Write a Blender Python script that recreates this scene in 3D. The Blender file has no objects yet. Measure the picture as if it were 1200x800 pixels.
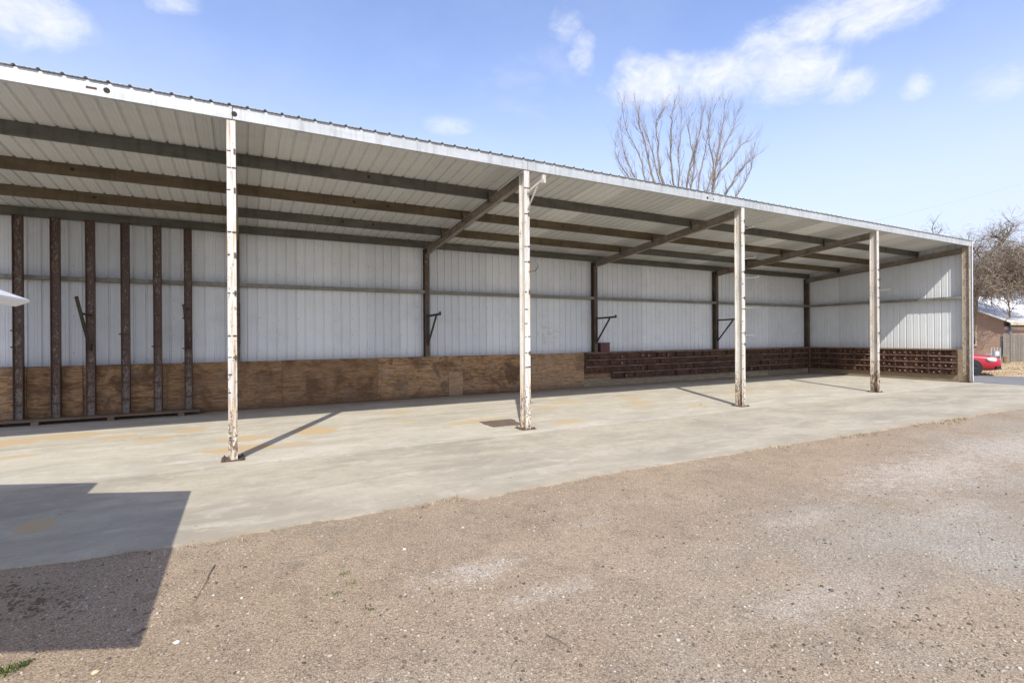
import bpy, math, random
import numpy as np
from mathutils import Vector, Matrix, noise as mnoise

# ------------------------------------------------------------------ camera, sky, sun
scene = bpy.context.scene
COL = scene.collection
random.seed(7)
R = math.radians

FPX, ROLL, THETA, EYE, CY = 591.36, -0.0069, 1.0821, 1.742, 394.9
cam_d = bpy.data.cameras.new('camera')
cam = bpy.data.objects.new('camera', cam_d)
COL.objects.link(cam)
cam_d.sensor_fit = 'HORIZONTAL'
cam_d.sensor_width = 36.0
cam_d.lens = 36.0 * FPX / 1200.0
cam_d.shift_y = (CY - 400.0) / 1200.0
cam_d.clip_start = 0.05
cam_d.clip_end = 3000.0
cam.matrix_world = (Matrix.Translation((0, 0, EYE)) @ Matrix.Rotation(THETA - math.pi / 2, 4, 'Z')
                    @ Matrix.Rotation(math.pi / 2, 4, 'X') @ Matrix.Rotation(ROLL, 4, 'Z'))
scene.camera = cam


def ray(px, py):
    """direction of a photo pixel (1200 x 800) in world space"""
    U, V = px - 600.0, py - CY
    c, s = math.cos(ROLL), math.sin(ROLL)
    u, v = U * c + V * s, -U * s + V * c
    X, Y = u / FPX, -v / FPX
    return Vector((X * math.sin(THETA) + math.cos(THETA), -X * math.cos(THETA) + math.sin(THETA), Y))


def on_ground(px, py, z=0.0):
    d = ray(px, py)
    return d * ((z - EYE) / d.z) + Vector((0, 0, EYE))


def at_depth(px, py, depth):
    return ray(px, py) * depth + Vector((0, 0, EYE))


# direction the sunlight travels (from the post shadows on the slab)
SUN_DIR = Vector((0.51, 1.0, -1.17)).normalized()
sun_elev = math.asin(-SUN_DIR.z)
to_sun = -SUN_DIR
SKY_STRENGTH = 0.128
SUN_STRENGTH = 3.6
scene.view_settings.view_transform = 'Standard'
scene.view_settings.look = 'None'
scene.view_settings.gamma = 1.0
scene.view_settings.use_curve_mapping = False
scene.view_settings.exposure = 0.58


class NT:
    """tiny node-tree helper"""

    def __init__(self, tree):
        self.t = tree

    def n(self, typ, ins=None, **props):
        nd = self.t.nodes.new(typ)
        for k, v in props.items():
            setattr(nd, k, v)
        if ins:
            for k, v in ins.items():
                s = nd.inputs[k]
                if isinstance(v, bpy.types.NodeSocket):
                    self.t.links.new(v, s)
                else:
                    s.default_value = v
        return nd

    def math(self, op, a, b=None, c=None, clamp=False):
        ins = {0: a}
        if b is not None:
            ins[1] = b
        if c is not None:
            ins[2] = c
        return self.n('ShaderNodeMath', ins, operation=op, use_clamp=clamp).outputs[0]

    def mix(self, fac, a, b, blend='MIX'):
        nd = self.n('ShaderNodeMix', None, data_type='RGBA', blend_type=blend)
        for idx, v in ((0, fac), (6, a), (7, b)):
            s = nd.inputs[idx]
            if isinstance(v, bpy.types.NodeSocket):
                self.t.links.new(v, s)
            else:
                if idx != 0 and len(v) == 3:
                    v = (*v, 1.0)
                s.default_value = v
        return nd.outputs[2]

    def noise(self, vec, scale, detail=4.0, rough=0.55, dist=0.0):
        nd = self.n('ShaderNodeTexNoise', {'Scale': scale, 'Detail': detail, 'Roughness': rough, 'Distortion': dist})
        if vec is not None:
            self.t.links.new(vec, nd.inputs['Vector'])
        return nd.outputs['Fac']

    def step(self, v, lo, hi, out0=0.0, out1=1.0):
        nd = self.n('ShaderNodeMapRange', {'Value': v, 'From Min': lo, 'From Max': hi, 'To Min': out0, 'To Max': out1},
                    interpolation_type='SMOOTHSTEP')
        return nd.outputs[0]

    def mapping(self, vec, scale=(1, 1, 1), loc=(0, 0, 0), rot=(0, 0, 0)):
        return self.n('ShaderNodeMapping', {'Vector': vec, 'Scale': scale, 'Location': loc, 'Rotation': rot}).outputs[0]

    def ramp(self, v, stops):
        nd = self.n('ShaderNodeValToRGB', {0: v})
        cr = nd.color_ramp
        while len(cr.elements) < len(stops):
            cr.elements.new(0.5)
        for e, (p, c) in zip(cr.elements, stops):
            e.position = p
            e.color = (*c, 1.0)
        return nd.outputs[0]


# ---- world: Nishita sky with thin haze and a few fair-weather clouds
world = bpy.data.worlds.new('World')
scene.world = world
world.use_nodes = True
wt = world.node_tree
wt.nodes.clear()
W = NT(wt)
sky = W.n('ShaderNodeTexSky', None, sky_type='NISHITA', sun_disc=False)
sky.sun_elevation = sun_elev
sky.sun_rotation = math.atan2(to_sun.x, to_sun.y)
sky.altitude = 900.0
sky.air_density = 1.0
sky.dust_density = 1.6
sky.ozone_density = 2.0
wdir = W.n('ShaderNodeTexCoord').outputs['Generated']
sep = W.n('ShaderNodeSeparateXYZ', {0: wdir})
az = W.math('ARCTAN2', sep.outputs[1], sep.outputs[0])
el = W.math('ARCSINE', sep.outputs[2])
# warped noise for the cloud edges
cvec = W.mapping(wdir, scale=(1, 1, 1.7))
n1 = W.noise(cvec, 7.0, 10.0, 0.62, 0.9)
n2 = W.noise(cvec, 26.0, 7.0, 0.65, 0.8)
nz = W.math('ADD', W.math('MULTIPLY', n1, 0.75), W.math('MULTIPLY', n2, 0.25))


def azel(px, py):
    d = ray(px, py).normalized()
    return math.atan2(d.y, d.x), math.asin(d.z)


cloud = None
for (px, py, wx, hy, amp) in [(770, 96, 75, 34, 1.0), (850, 92, 95, 40, 1.05), (925, 88, 80, 42, 1.0), (995, 100, 50, 24, .9), (900, 55, 60, 34, .8), (960, 25, 80, 36, .9), (1030, 8, 110, 46, 1.1),
                              (25, 12, 95, 50, 1.0), (682, 62, 20, 34, .75), (665, 35, 22, 30, .5), (735, 85, 22, 30, .6), (203, 2, 40, 18, .7), (1075, 100, 22, 22, .6),
                              (1180, 95, 60, 26, .55), (525, 146, 26, 14, .45)]:
    a0, e0 = azel(px, py)
    a1, _ = azel(px + wx, py)
    _, e1 = azel(px, py - hy)
    da = W.math('DIVIDE', W.math('SUBTRACT', az, a0), abs(a1 - a0))
    de = W.math('DIVIDE', W.math('SUBTRACT', el, e0), abs(e1 - e0))
    r2 = W.math('ADD', W.math('MULTIPLY', da, da), W.math('MULTIPLY', de, de))
    b = W.math('MULTIPLY', W.math('SUBTRACT', 1.0, r2), amp)
    b = W.math('MAXIMUM', b, -1.0)
    cloud = b if cloud is None else W.math('MAXIMUM', cloud, b)
dens = W.math('ADD', W.math('MULTIPLY', cloud, 0.52), W.math('ADD', W.math('MULTIPLY', W.math('SUBTRACT', nz, .5), 1.6), .5))
cov = W.step(dens, 0.46, 1.22)
# the same sort of loose cloud all over the sky
gen = W.step(W.noise(W.mapping(wdir, scale=(1, 1, 2.2)), 3.1, 7.0, 0.6, 0.4), 0.58, 0.86, 0.0, 0.35)
cov = W.math('MAXIMUM', cov, gen)
haze_f = W.step(el, 0.56, 0.06, 0.05, 0.90)
veil = W.math('MULTIPLY', W.step(W.noise(cvec, 2.0, 5.0, .6), .35, .75), .16)
haze_f = W.math('ADD', haze_f, veil, clamp=True)
skyc = W.mix(1.0, sky.outputs[0], (1.55, 1.46, 1.62), 'MULTIPLY')
skyc = W.mix(haze_f, skyc, (4.25, 4.72, 5.75))
cloudc = W.mix(W.step(n2, .3, .7), (4.75, 4.95, 5.5), (5.4, 5.5, 5.8))
skyc = W.mix(W.math('MULTIPLY', cov, 0.95), skyc, cloudc)
bg = W.n('ShaderNodeBackground', {'Color': skyc, 'Strength': SKY_STRENGTH})
W.n('ShaderNodeOutputWorld', {'Surface': bg.outputs[0]})

sun_d = bpy.data.lights.new('sun', 'SUN')
sun_d.energy = SUN_STRENGTH
sun_d.angle = R(0.5)
sun_d.color = (1.0, 0.965, 0.875)
sun = bpy.data.objects.new('sun', sun_d)
COL.objects.link(sun)
sun.location = (-10, -20, 25)
sun.rotation_euler = SUN_DIR.to_track_quat('-Z', 'Y').to_euler()


# ------------------------------------------------------------------ helpers
class MB:
    """collects geometry, then links it as ONE mesh object"""

    def __init__(self):
        self.v, self.f, self.m = [], [], []

    def add(self, verts, faces, mi=0):
        o = len(self.v)
        self.v.extend([tuple(p) for p in verts])
        for f in faces:
            self.f.append([i + o for i in f])
            self.m.append(mi)
        return self

    def box(self, x0, x1, y0, y1, z0, z1, mi=0):
        return self.add([(x0, y0, z0), (x1, y0, z0), (x1, y1, z0), (x0, y1, z0),
                         (x0, y0, z1), (x1, y0, z1), (x1, y1, z1), (x0, y1, z1)],
                        [(0, 3, 2, 1), (4, 5, 6, 7), (0, 1, 5, 4), (1, 2, 6, 5), (2, 3, 7, 6), (3, 0, 4, 7)], mi)

    def obox(self, c, ax, ay, az, hx, hy, hz, mi=0):
        c, ax, ay, az = Vector(c), Vector(ax), Vector(ay), Vector(az)
        vs = [c + ax * (sx * hx) + ay * (sy * hy) + az * (sz * hz) for sz in (-1, 1) for sx, sy in ((-1, -1), (1, -1), (1, 1), (-1, 1))]
        return self.add(vs, [(0, 3, 2, 1), (4, 5, 6, 7), (0, 1, 5, 4), (1, 2, 6, 5), (2, 3, 7, 6), (3, 0, 4, 7)], mi)

    def bar(self, a, b, w, h, up=(0, 0, 1), mi=0):
        a, b = Vector(a), Vector(b)
        d = (b - a)
        L = d.length
        d.normalize()
        s = d.cross(Vector(up))
        if s.length < 1e-4:
            s = d.cross(Vector((1, 0, 0)))
        s.normalize()
        u = s.cross(d)
        return self.obox((a + b) / 2, d, s, u, L / 2, w / 2, h / 2, mi)

    def prism(self, prof, org, U, V, Wd, L, mi=0, caps=True):
        org, U, V, Wd = Vector(org), Vector(U), Vector(V), Vector(Wd)
        n = len(prof)
        vs = [org + U * p[0] + V * p[1] for p in prof] + [org + U * p[0] + V * p[1] + Wd * L for p in prof]
        fs = [(i, (i + 1) % n, n + (i + 1) % n, n + i) for i in range(n)]
        if caps:
            fs += [tuple(range(n - 1, -1, -1)), tuple(range(n, 2 * n))]
        return self.add(vs, fs, mi)

    def tube(self, pts, radii, n=6, mi=0, cap=True):
        pts = [Vector(p) for p in pts]
        rings = []
        prev = None
        for i, p in enumerate(pts):
            d = (pts[min(i + 1, len(pts) - 1)] - pts[max(i - 1, 0)])
            if d.length < 1e-7:
                d = Vector((0, 0, 1))
            d.normalize()
            if prev is None:
                a = d.cross(Vector((0, 0, 1)))
                if a.length < 1e-3:
                    a = d.cross(Vector((1, 0, 0)))
            else:
                a = prev - d * prev.dot(d)
            a.normalize()
            prev = a
            b = d.cross(a)
            r = radii[i] if hasattr(radii, '__len__') else radii
            rings.append([p + (a * math.cos(2 * math.pi * k / n) + b * math.sin(2 * math.pi * k / n)) * r for k in range(n)])
        vs = [v for rg in rings for v in rg]
        fs = []
        for i in range(len(pts) - 1):
            for k in range(n):
                fs.append((i * n + k, i * n + (k + 1) % n, (i + 1) * n + (k + 1) % n, (i + 1) * n + k))
        if cap:
            fs.append(tuple(range(n - 1, -1, -1)))
            fs.append(tuple(range((len(pts) - 1) * n, len(pts) * n)))
        return self.add(vs, fs, mi)

    def mesh(self, name, mats, smooth=False):
        me = bpy.data.meshes.new(name)
        me.from_pydata(self.v, [], self.f)
        for m in (mats if isinstance(mats, (list, tuple)) else [mats]):
            me.materials.append(m)
        if any(self.m):
            me.polygons.foreach_set('material_index', self.m)
        if smooth:
            me.polygons.foreach_set('use_smooth', [True] * len(me.polygons))
        me.update()
        return me

    def build(self, name, mats, parent=None, smooth=False, loc=None):
        return link(name, self.mesh(name, mats, smooth), parent, loc)


def link(name, data, parent=None, loc=None, rot=None):
    o = bpy.data.objects.new(name, data)
    COL.objects.link(o)
    if parent is not None:
        o.parent = parent
    if loc is not None:
        o.location = loc
    if rot is not None:
        o.rotation_euler = rot
    return o


def tag(o, label=None, cat=None, group=None, kind=None):
    for k, v in (('label', label), ('category', cat), ('group', group), ('kind', kind)):
        if v:
            o[k] = v
    return o


def thing(name, label, cat, loc=(0, 0, 0), rz=0.0, group=None):
    o = link(name, None, None, loc, (0, 0, rz))
    o.empty_display_size = 0.2
    return tag(o, label, cat, group)


def ibeam(w, d, tf=0.011, tw=0.008):
    """I section: flanges of width w lie along u, depth d along v"""
    a, b, h = w / 2, tw / 2, d / 2
    return [(-a, -h), (a, -h), (a, -h + tf), (b, -h + tf), (b, h - tf), (a, h - tf), (a, h), (-a, h), (-a, h - tf), (-b, h - tf), (-b, -h + tf), (-a, -h + tf)]


def cchan(w, d, t=0.006, lip=0.018):
    """lipped C: web at u=0 (height d along v), flanges towards +u"""
    return [(0, 0), (w, 0), (w, lip), (w - t, lip), (w - t, t), (t, t), (t, d - t), (w - t, d - t), (w - t, d - lip), (w, d - lip), (w, d), (0, d)]


# ------------------------------------------------------------------ materials
def new_mat(name):
    m = bpy.data.materials.new(name)
    m.use_nodes = True
    t = m.node_tree
    t.nodes.clear()
    N = NT(t)
    return m, N


def finish(N, color, rough=0.6, metal=0.0, bump=None, bdist=0.01, bstr=0.5, spec=0.5, alpha=None, trans=None):
    ins = {'Base Color': color if not (isinstance(color, tuple) and len(color) == 3) else (*color, 1), 'Roughness': rough, 'Metallic': metal, 'Specular IOR Level': spec}
    if bump is not None:
        ins['Normal'] = N.n('ShaderNodeBump', {'Height': bump, 'Strength': bstr, 'Distance': bdist}).outputs[0]
    p = N.n('ShaderNodeBsdfPrincipled', ins)
    N.n('ShaderNodeOutputMaterial', {'Surface': p.outputs[0]})
    return p


def coords(N, which='Object'):
    return N.n('ShaderNodeTexCoord').outputs[which]


def world_pos(N):
    return N.n('ShaderNodeNewGeometry').outputs['Position']


def rnd(N):
    return N.n('ShaderNodeObjectInfo').outputs['Random']


def simple(name, col, rough=0.6, metal=0.0, var=0.12, scale=6.0, spec=0.5):
    m, N = new_mat(name)
    p = world_pos(N)
    n = N.noise(p, scale, 5.0, 0.6)
    c = N.mix(N.step(n, 0.3, 0.7), tuple(x * (1 - var) for x in col), tuple(min(1, x * (1 + var)) for x in col))
    finish(N, c, rough, metal, n, 0.003, 0.3, spec)
    return m


def m_dirt():
    m, N = new_mat('dirt_and_gravel')
    p = world_pos(N)
    big = N.noise(p, 0.22, 5.0, 0.6, 0.4)
    mid = N.noise(p, 1.3, 6.0, 0.62)
    c = N.mix(N.step(big, .34, .66), (.345, .267, .188), (.288, .224, .160))
    c = N.mix(N.math('MULTIPLY', N.step(mid, .42, .72), .45), c, (.41, .33, .243))
    blot = N.noise(N.mapping(p, loc=(1, 4, 0)), 3.4, 9.0, .74, .4)
    c = N.mix(N.math('MULTIPLY', N.step(blot, .49, .66), .62), c, (.22, .175, .125))
    c = N.mix(N.math('MULTIPLY', N.step(N.noise(N.mapping(p, loc=(7, 2, 0)), .75, 7.0, .7, .6), .52, .68), .5), c, (.245, .205, .155))
    # greyer, more gravelly places
    gp = N.noise(N.mapping(p, loc=(3.1, 7.7, 0)), 0.42, 6.0, 0.65, 0.3)
    gsep = N.n('ShaderNodeSeparateXYZ', {0: p})
    near = N.step(N.math('ADD', N.math('MULTIPLY', gsep.outputs[1], -1.0), N.math('MULTIPLY', gsep.outputs[0], .22)), -2.9, -.6)
    gm = N.math('MULTIPLY', N.step(gp, .30, .72), N.math('ADD', N.math('MULTIPLY', near, .9), .1))
    c = N.mix(gm, c, (.35, .328, .285))
    # pale compacted patches (caliche)
    pale = None
    for (x, y, rx, ry, a) in [(1.55, 3.5, .42, .17, .8), (1.86, 2.95, .42, .14, .55), (4.75, 2.98, .6, .2, .6), (7.9, 3.25, 1.8, .55, .95), (10.5, 3.2, 2.2, .7, .85), (3.2, 2.05, .6, .2, .5),
                              (.35, 2.55, .5, .14, .35), (6.2, 2.4, .8, .22, .4), (2.9, 3.9, .35, .12, .35), (13.5, 3.0, 2.0, .6, .5)]:
        q = N.mapping(p, loc=(-x / rx, -y / ry, 0), scale=(1 / rx, 1 / ry, 0))
        d = N.n('ShaderNodeVectorMath', {0: q}, operation='LENGTH').outputs['Value']
        v = N.math('MULTIPLY', N.step(N.math('ADD', d, N.math('MULTIPLY', N.math('SUBTRACT', N.noise(p, 9.0, 12.0, .85), .5), 7.0)), 1.25, 0.0), a)
        pale = v if pale is None else N.math('MAXIMUM', pale, v)
    c = N.mix(N.math('MULTIPLY', pale, .8), c, (.47, .43, .375))
    # fine speckle of grit
    vor = N.n('ShaderNodeTexVoronoi', {'Vector': p, 'Scale': 120.0, 'Randomness': 1.0})
    vcol = N.n('ShaderNodeSeparateColor', {0: vor.outputs['Color']})
    sp = N.ramp(vcol.outputs[0], [(0.0, (.42, .40, .37)), (.16, (.80, .77, .74)), (.5, (1.0, .98, .95)), (.84, (1.12, 1.1, 1.07)), (1.0, (1.55, 1.53, 1.5))])
    c = N.mix(.8, c, sp, 'MULTIPLY')
    gr_ = N.noise(p, 55.0, 8.0, .8)
    c = N.mix(.6, c, N.ramp(gr_, [(.30, (.55, .53, .5)), (.5, (1, 1, 1)), (.70, (1.35, 1.33, 1.3))]), 'MULTIPLY')
    vor2 = N.n('ShaderNodeTexVoronoi', {'Vector': p, 'Scale': 210.0, 'Randomness': 1.0})
    v2 = N.n('ShaderNodeSeparateColor', {0: vor2.outputs['Color']})
    c = N.mix(.75, c, N.ramp(v2.outputs[1], [(0, (.5, .48, .46)), (.3, (.94, .92, .9)), (.8, (1.08, 1.06, 1.03)), (1, (1.5, 1.48, 1.45))]), 'MULTIPLY')
    h = N.math('ADD', N.math('MULTIPLY', vor.outputs['Distance'], -.2), N.math('MULTIPLY', N.noise(p, 38.0, 8.0, .75), 1.3))
    h = N.math('ADD', h, N.math('MULTIPLY', N.noise(p, 4.0, 3.0), 1.6))
    finish(N, c, .95, 0, h, .016, .6, .15)
    return m


def m_concrete(name, base, dark, light, stains, inner):
    m, N = new_mat(name)
    p = world_pos(N)
    st = N.mapping(p, scale=(.6, 1.1, 1))
    big = N.noise(st, .9, 6.0, .6, .5)
    streak = N.noise(N.mapping(p, scale=(.5, 1.7, 1), rot=(0, 0, .06)), 2.0, 6.0, .62, .3)
    fine = N.noise(p, 24.0, 6.0, .65)
    c = N.mix(N.step(big, .30, .70), dark, base)
    c = N.mix(N.math('MULTIPLY', N.step(streak, .48, .74), .75), c, light)
    c = N.mix(N.math('MULTIPLY', N.step(N.noise(st, 3.6, 7.0, .66), .53, .74), .42), c, dark)
    c = N.mix(N.math('MULTIPLY', N.step(fine, .3, .75), .25), c, tuple(x * .72 for x in base))
    mot = N.noise(N.mapping(p, loc=(2, 9, 0)), 5.0, 9.0, .72, .6)
    c = N.mix(N.math('MULTIPLY', N.step(mot, .50, .68), .65), c, dark)
    c = N.mix(N.math('MULTIPLY', N.step(mot, .47, .30), .45), c, light)
    tan = N.noise(N.mapping(p, scale=(.7, 1.3, 1), loc=(8, 3, 0)), 1.4, 7.0, .68, .5)
    c = N.mix(N.math('MULTIPLY', N.step(tan, .55, .72), .45), c, (.42, .335, .225))
    dv = N.n('ShaderNodeVectorMath', {0: p, 1: N.n('ShaderNodeVectorMath', {0: N.n('ShaderNodeTexNoise', {'Vector': p, 'Scale': 1.1, 'Detail': 6.0}).outputs['Color'], 1: (1.3, 1.3, 0)}, operation='MULTIPLY').outputs[0]}, operation='ADD').outputs[0]
    crk = N.n('ShaderNodeTexVoronoi', {'Vector': dv, 'Scale': .33}, feature='DISTANCE_TO_EDGE').outputs['Distance']
    c = N.mix(N.math('MULTIPLY', N.math('MULTIPLY', N.step(crk, .004, .001), N.step(N.noise(p, .35, 3.0), .50, .62)), .35), c, (.17, .15, .12))
    # small scuffs and white scratches
    scr = N.noise(N.mapping(p, scale=(1.2, 9, 1), rot=(0, 0, .5)), 2.5, 8.0, .7, 1.2)
    c = N.mix(N.math('MULTIPLY', N.step(scr, .63, .72), .35), c, tuple(min(1, x * 1.3) for x in light))
    spot = N.n('ShaderNodeTexVoronoi', {'Vector': p, 'Scale': 3.1, 'Randomness': 1.0})
    c = N.mix(N.math('MULTIPLY', N.step(spot.outputs['Distance'], .07, .03), .6), c, (.16, .13, .10))
    wob = N.math('MULTIPLY', N.math('SUBTRACT', N.noise(p, 3.2, 7.0, .66), .5), 1.9)
    acc = None
    for (x, y, rx, ry, a) in stains:
        ry *= 2.3
        q = N.mapping(p, loc=(-x / rx, -y / ry, 0), scale=(1 / rx, 1 / ry, 0))
        d = N.n('ShaderNodeVectorMath', {0: q}, operation='LENGTH').outputs['Value']
        v = N.math('MULTIPLY', N.step(N.math('ADD', d, wob), 1.3, 1.0), min(1, a * 1.2))
        acc = v if acc is None else N.math('MAXIMUM', acc, v)
    if acc is not None:
        c = N.mix(acc, c, (.455, .335, .195))
    if inner:
        # a hairline joint along the bay and thin dirt blown against the back wall
        sy = N.n('ShaderNodeSeparateXYZ', {0: p})
        yy = N.math('ADD', sy.outputs[1], N.math('MULTIPLY', N.noise(p, 1.5, 4.0), .05))
        ln = N.math('MULTIPLY', N.step(N.math('ABSOLUTE', N.math('SUBTRACT', yy, 10.93)), .035, .006), N.step(N.noise(N.mapping(p, loc=(5, 0, 0)), .5, 2.0), .42, .6))
        c = N.mix(N.math('MULTIPLY', ln, .55), c, (.16, .15, .14))
        dirt = N.math('MULTIPLY', N.step(N.math('ADD', sy.outputs[1], N.math('MULTIPLY', N.noise(p, 1.2, 5.0, .65), 1.6)), 13.9, 14.9), .7)
        c = N.mix(dirt, c, (.27, .21, .15))
    if not inner:
        # dirt carried over the front edge of the apron
        sy = N.n('ShaderNodeSeparateXYZ', {0: p})
        e = N.math('ADD', sy.outputs[1], N.math('MULTIPLY', N.math('SUBTRACT', N.noise(p, 2.2, 8.0, .72), .5), 1.5))
        c = N.mix(N.math('MULTIPLY', N.step(e, 5.30, 4.90), .45), c, (.345, .275, .195))
    h = N.math('ADD', fine, N.math('MULTIPLY', N.noise(p, 3.0, 4.0), 2.0))
    finish(N, c, N.step(big, .3, .7, .92, .75), 0, h, .006, .35, .25)
    return m


def m_sheet(name, a, b, rough=.45, dirt=.35, ghost=False):
    """painted ribbed steel sheet"""
    m, N = new_mat(name)
    p = world_pos(N)
    ob = coords(N)
    r = rnd(N)
    c = N.mix(r, tuple(x * .94 for x in a), b)
    n = N.noise(p, 1.7, 6.0, .62, .3)
    c = N.mix(N.math('MULTIPLY', N.step(n, .45, .8), dirt), c, tuple(x * .72 for x in a))
    st = N.noise(N.mapping(ob, scale=(9, 9, .7)), 3.0, 5.0, .6)
    c = N.mix(N.math('MULTIPLY', N.step(st, .52, .8), dirt * .8), c, (a[0] * .80, a[1] * .77, a[2] * .70))
    sc = N.noise(p, 9.0, 8.0, .7)
    c = N.mix(N.math('MULTIPLY', N.step(sc, .70, .76), .35), c, (.33, .29, .24))
    if ghost:
        q = N.mapping(p, loc=(-9.0 / .55, 0, -1.86 / .42), scale=(1 / .55, 0, 1 / .42))
        d = N.n('ShaderNodeVectorMath', {0: q}, operation='LENGTH').outputs['Value']
        mk = N.math('MULTIPLY', N.step(d, 1.1, .75), N.step(N.noise(N.mapping(p, scale=(3.0, 0, 9.0)), 1.6, 4.0, .6), .48, .60))
        c = N.mix(N.math('MULTIPLY', mk, .30), c, (.40, .38, .32))
        zz = N.n('ShaderNodeSeparateXYZ', {0: p}).outputs[2]
        c = N.mix(N.math('MULTIPLY', N.step(N.math('ADD', zz, N.math('MULTIPLY', n, .8)), 2.0, 1.5), .28), c, (.47, .42, .35))
    finish(N, c, N.step(n, .3, .8, rough, rough + .2), .1, N.noise(p, 2.2, 2.0), .01, .12, .4)
    return m


def m_galv(name, a, b, rough=.5, rust=.25):
    m, N = new_mat(name)
    p = world_pos(N)
    n = N.noise(N.mapping(p, scale=(.6, 3, 3)), 2.0, 6.0, .65, .4)
    c = N.mix(N.step(n, .3, .7), a, b)
    v = N.noise(N.mapping(p, scale=(6.5, 1, .7)), 2.0, 4.0, .6)
    c = N.mix(N.math('MULTIPLY', N.step(v, .46, .72), .5), c, tuple(x * .6 for x in a))
    rn = N.noise(p, 3.3, 8.0, .7, .2)
    c = N.mix(N.math('MULTIPLY', N.step(rn, .60 - .2 * rust, .72), min(1, rust * 2.4)), c, (.16, .085, .045))
    finish(N, c, rough, .25, rn, .004, .3, .4)
    return m


def m_paint_post(name, paint, rustc, lo, amount, yellow):
    """flaking paint on steel: chips to rust, more wear near the foot"""
    m, N = new_mat(name)
    p = world_pos(N)
    ob = coords(N)
    z = N.n('ShaderNodeSeparateXYZ', {0: p}).outputs[2]
    r = rnd(N)
    sh = N.n('ShaderNodeVectorMath', {0: p, 1: N.n('ShaderNodeCombineXYZ', {0: N.math('MULTIPLY', r, 37.0), 2: N.math('MULTIPLY', r, 53.0)}).outputs[0]}, operation='ADD').outputs[0]
    chip = N.noise(N.mapping(sh, scale=(12, 12, 4.5)), 2.6, 8.0, .70, .6)
    low = N.math('ADD', N.step(z, 1.4, .05, 0.0, .12), N.math('MULTIPLY', N.math('SUBTRACT', N.noise(sh, .9, 3.0), .5), .28))
    ch = N.step(N.math('ADD', chip, low), lo, lo + .05)
    streak = N.noise(N.mapping(sh, scale=(16, 16, .8)), 2.0, 5.0, .6)
    big = N.noise(sh, 1.3, 4.0, .6)
    c = N.mix(N.step(big, .3, .7), paint, tuple(x * .86 for x in paint))
    ye = N.math('MULTIPLY', N.step(N.math('ADD', streak, N.math('MULTIPLY', low, .8)), .47, .72), yellow)
    c = N.mix(ye, c, N.mix(N.step(big, .4, .65), (.50, .34, .14), (.30, .175, .085)))
    rc = N.mix(N.step(N.noise(sh, 14.0, 5.0, .7), .3, .7), rustc, tuple(x * .45 for x in rustc))
    c = N.mix(N.math('MULTIPLY', ch, amount), c, rc)
    h = N.math('ADD', N.math('MULTIPLY', ch, -.6), N.math('MULTIPLY', chip, .2))
    finish(N, c, N.step(ch, 0, 1, .45, .85), .05, h, .003, .6, .4)
    return m


def m_plywood():
    m, N = new_mat('weathered_plywood')
    p = world_pos(N)
    r = rnd(N)
    off = N.n('ShaderNodeCombineXYZ', {0: N.math('MULTIPLY', r, 31.0), 1: 0.0, 2: N.math('MULTIPLY', r, 17.0)}).outputs[0]
    q = N.n('ShaderNodeVectorMath', {0: p, 1: off}, operation='ADD').outputs[0]
    grain = N.noise(N.mapping(q, scale=(.8, 1, 7)), 3.0, 8.0, .68, 1.4)
    cath = N.noise(N.mapping(q, scale=(1.0, 1, 3.2)), 2.2, 5.0, .6, 3.0)
    c = N.mix(N.step(grain, .36, .64), (.150, .074, .029), (.47, .285, .142))
    c = N.mix(N.math('MULTIPLY', N.step(cath, .50, .60), .5), c, (.52, .345, .185))
    blot = N.noise(q, 1.5, 7.0, .66, .5)
    c = N.mix(N.math('MULTIPLY', N.step(blot, .46, .62), .80), c, (.095, .052, .028))
    grey = N.noise(N.mapping(q, loc=(4, 2, 9)), 2.1, 7.0, .68)
    c = N.mix(N.math('MULTIPLY', N.step(grey, .50, .68), .55), c, (.30, .225, .165))
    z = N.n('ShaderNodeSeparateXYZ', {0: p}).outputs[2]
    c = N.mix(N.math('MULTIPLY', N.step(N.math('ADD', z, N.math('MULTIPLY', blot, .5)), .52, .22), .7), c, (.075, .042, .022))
    c = N.mix(N.math('MULTIPLY', N.step(r, .45, .9), .5), c, (.40, .28, .175), 'MIX')
    c = N.mix(N.math('MULTIPLY', N.step(r, .45, .1), .45), c, (.15, .085, .045), 'MIX')
    c = N.mix(N.math('MULTIPLY', N.step(N.noise(q, 19.0, 5.0, .7), .62, .72), .55), c, (.05, .03, .018))
    finish(N, c, .85, 0, grain, .006, .7, .2)
    return m


def m_wood(name, a, b, scale=(1, 8, 8), rough=.85):
    m, N = new_mat(name)
    p = world_pos(N)
    q = N.n('ShaderNodeVectorMath', {0: p, 1: N.n('ShaderNodeCombineXYZ', {2: N.math('MULTIPLY', rnd(N), 40.0)}).outputs[0]}, operation='ADD').outputs[0]
    g = N.noise(N.mapping(q, scale=scale), 2.5, 7.0, .66, .8)
    c = N.mix(N.step(g, .3, .7), a, b)
    c = N.mix(N.math('MULTIPLY', rnd(N), .45), c, tuple(x * .6 for x in a))
    finish(N, c, rough, 0, g, .005, .6, .2)
    return m


def m_bark(name, a, b):
    m, N = new_mat(name)
    p = world_pos(N)
    n = N.noise(N.mapping(p, scale=(6, 6, 1.5)), 2.0, 6.0, .65, .5)
    finish(N, N.mix(N.step(n, .3, .7), a, b), .9, 0, n, .02, .6, .15)
    return m


def m_island(name, stops, rough=.85):
    m, N = new_mat(name)
    g = N.n('ShaderNodeNewGeometry')
    c = N.ramp(g.outputs['Random Per Island'], stops)
    c = N.mix(.35, c, N.ramp(N.noise(g.outputs['Position'], 120.0, 3.0), [(0.3, (.6, .6, .6)), (.7, (1.3, 1.3, 1.3))]), 'MULTIPLY')
    finish(N, c, rough, 0, None, spec=.2)
    return m


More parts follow.
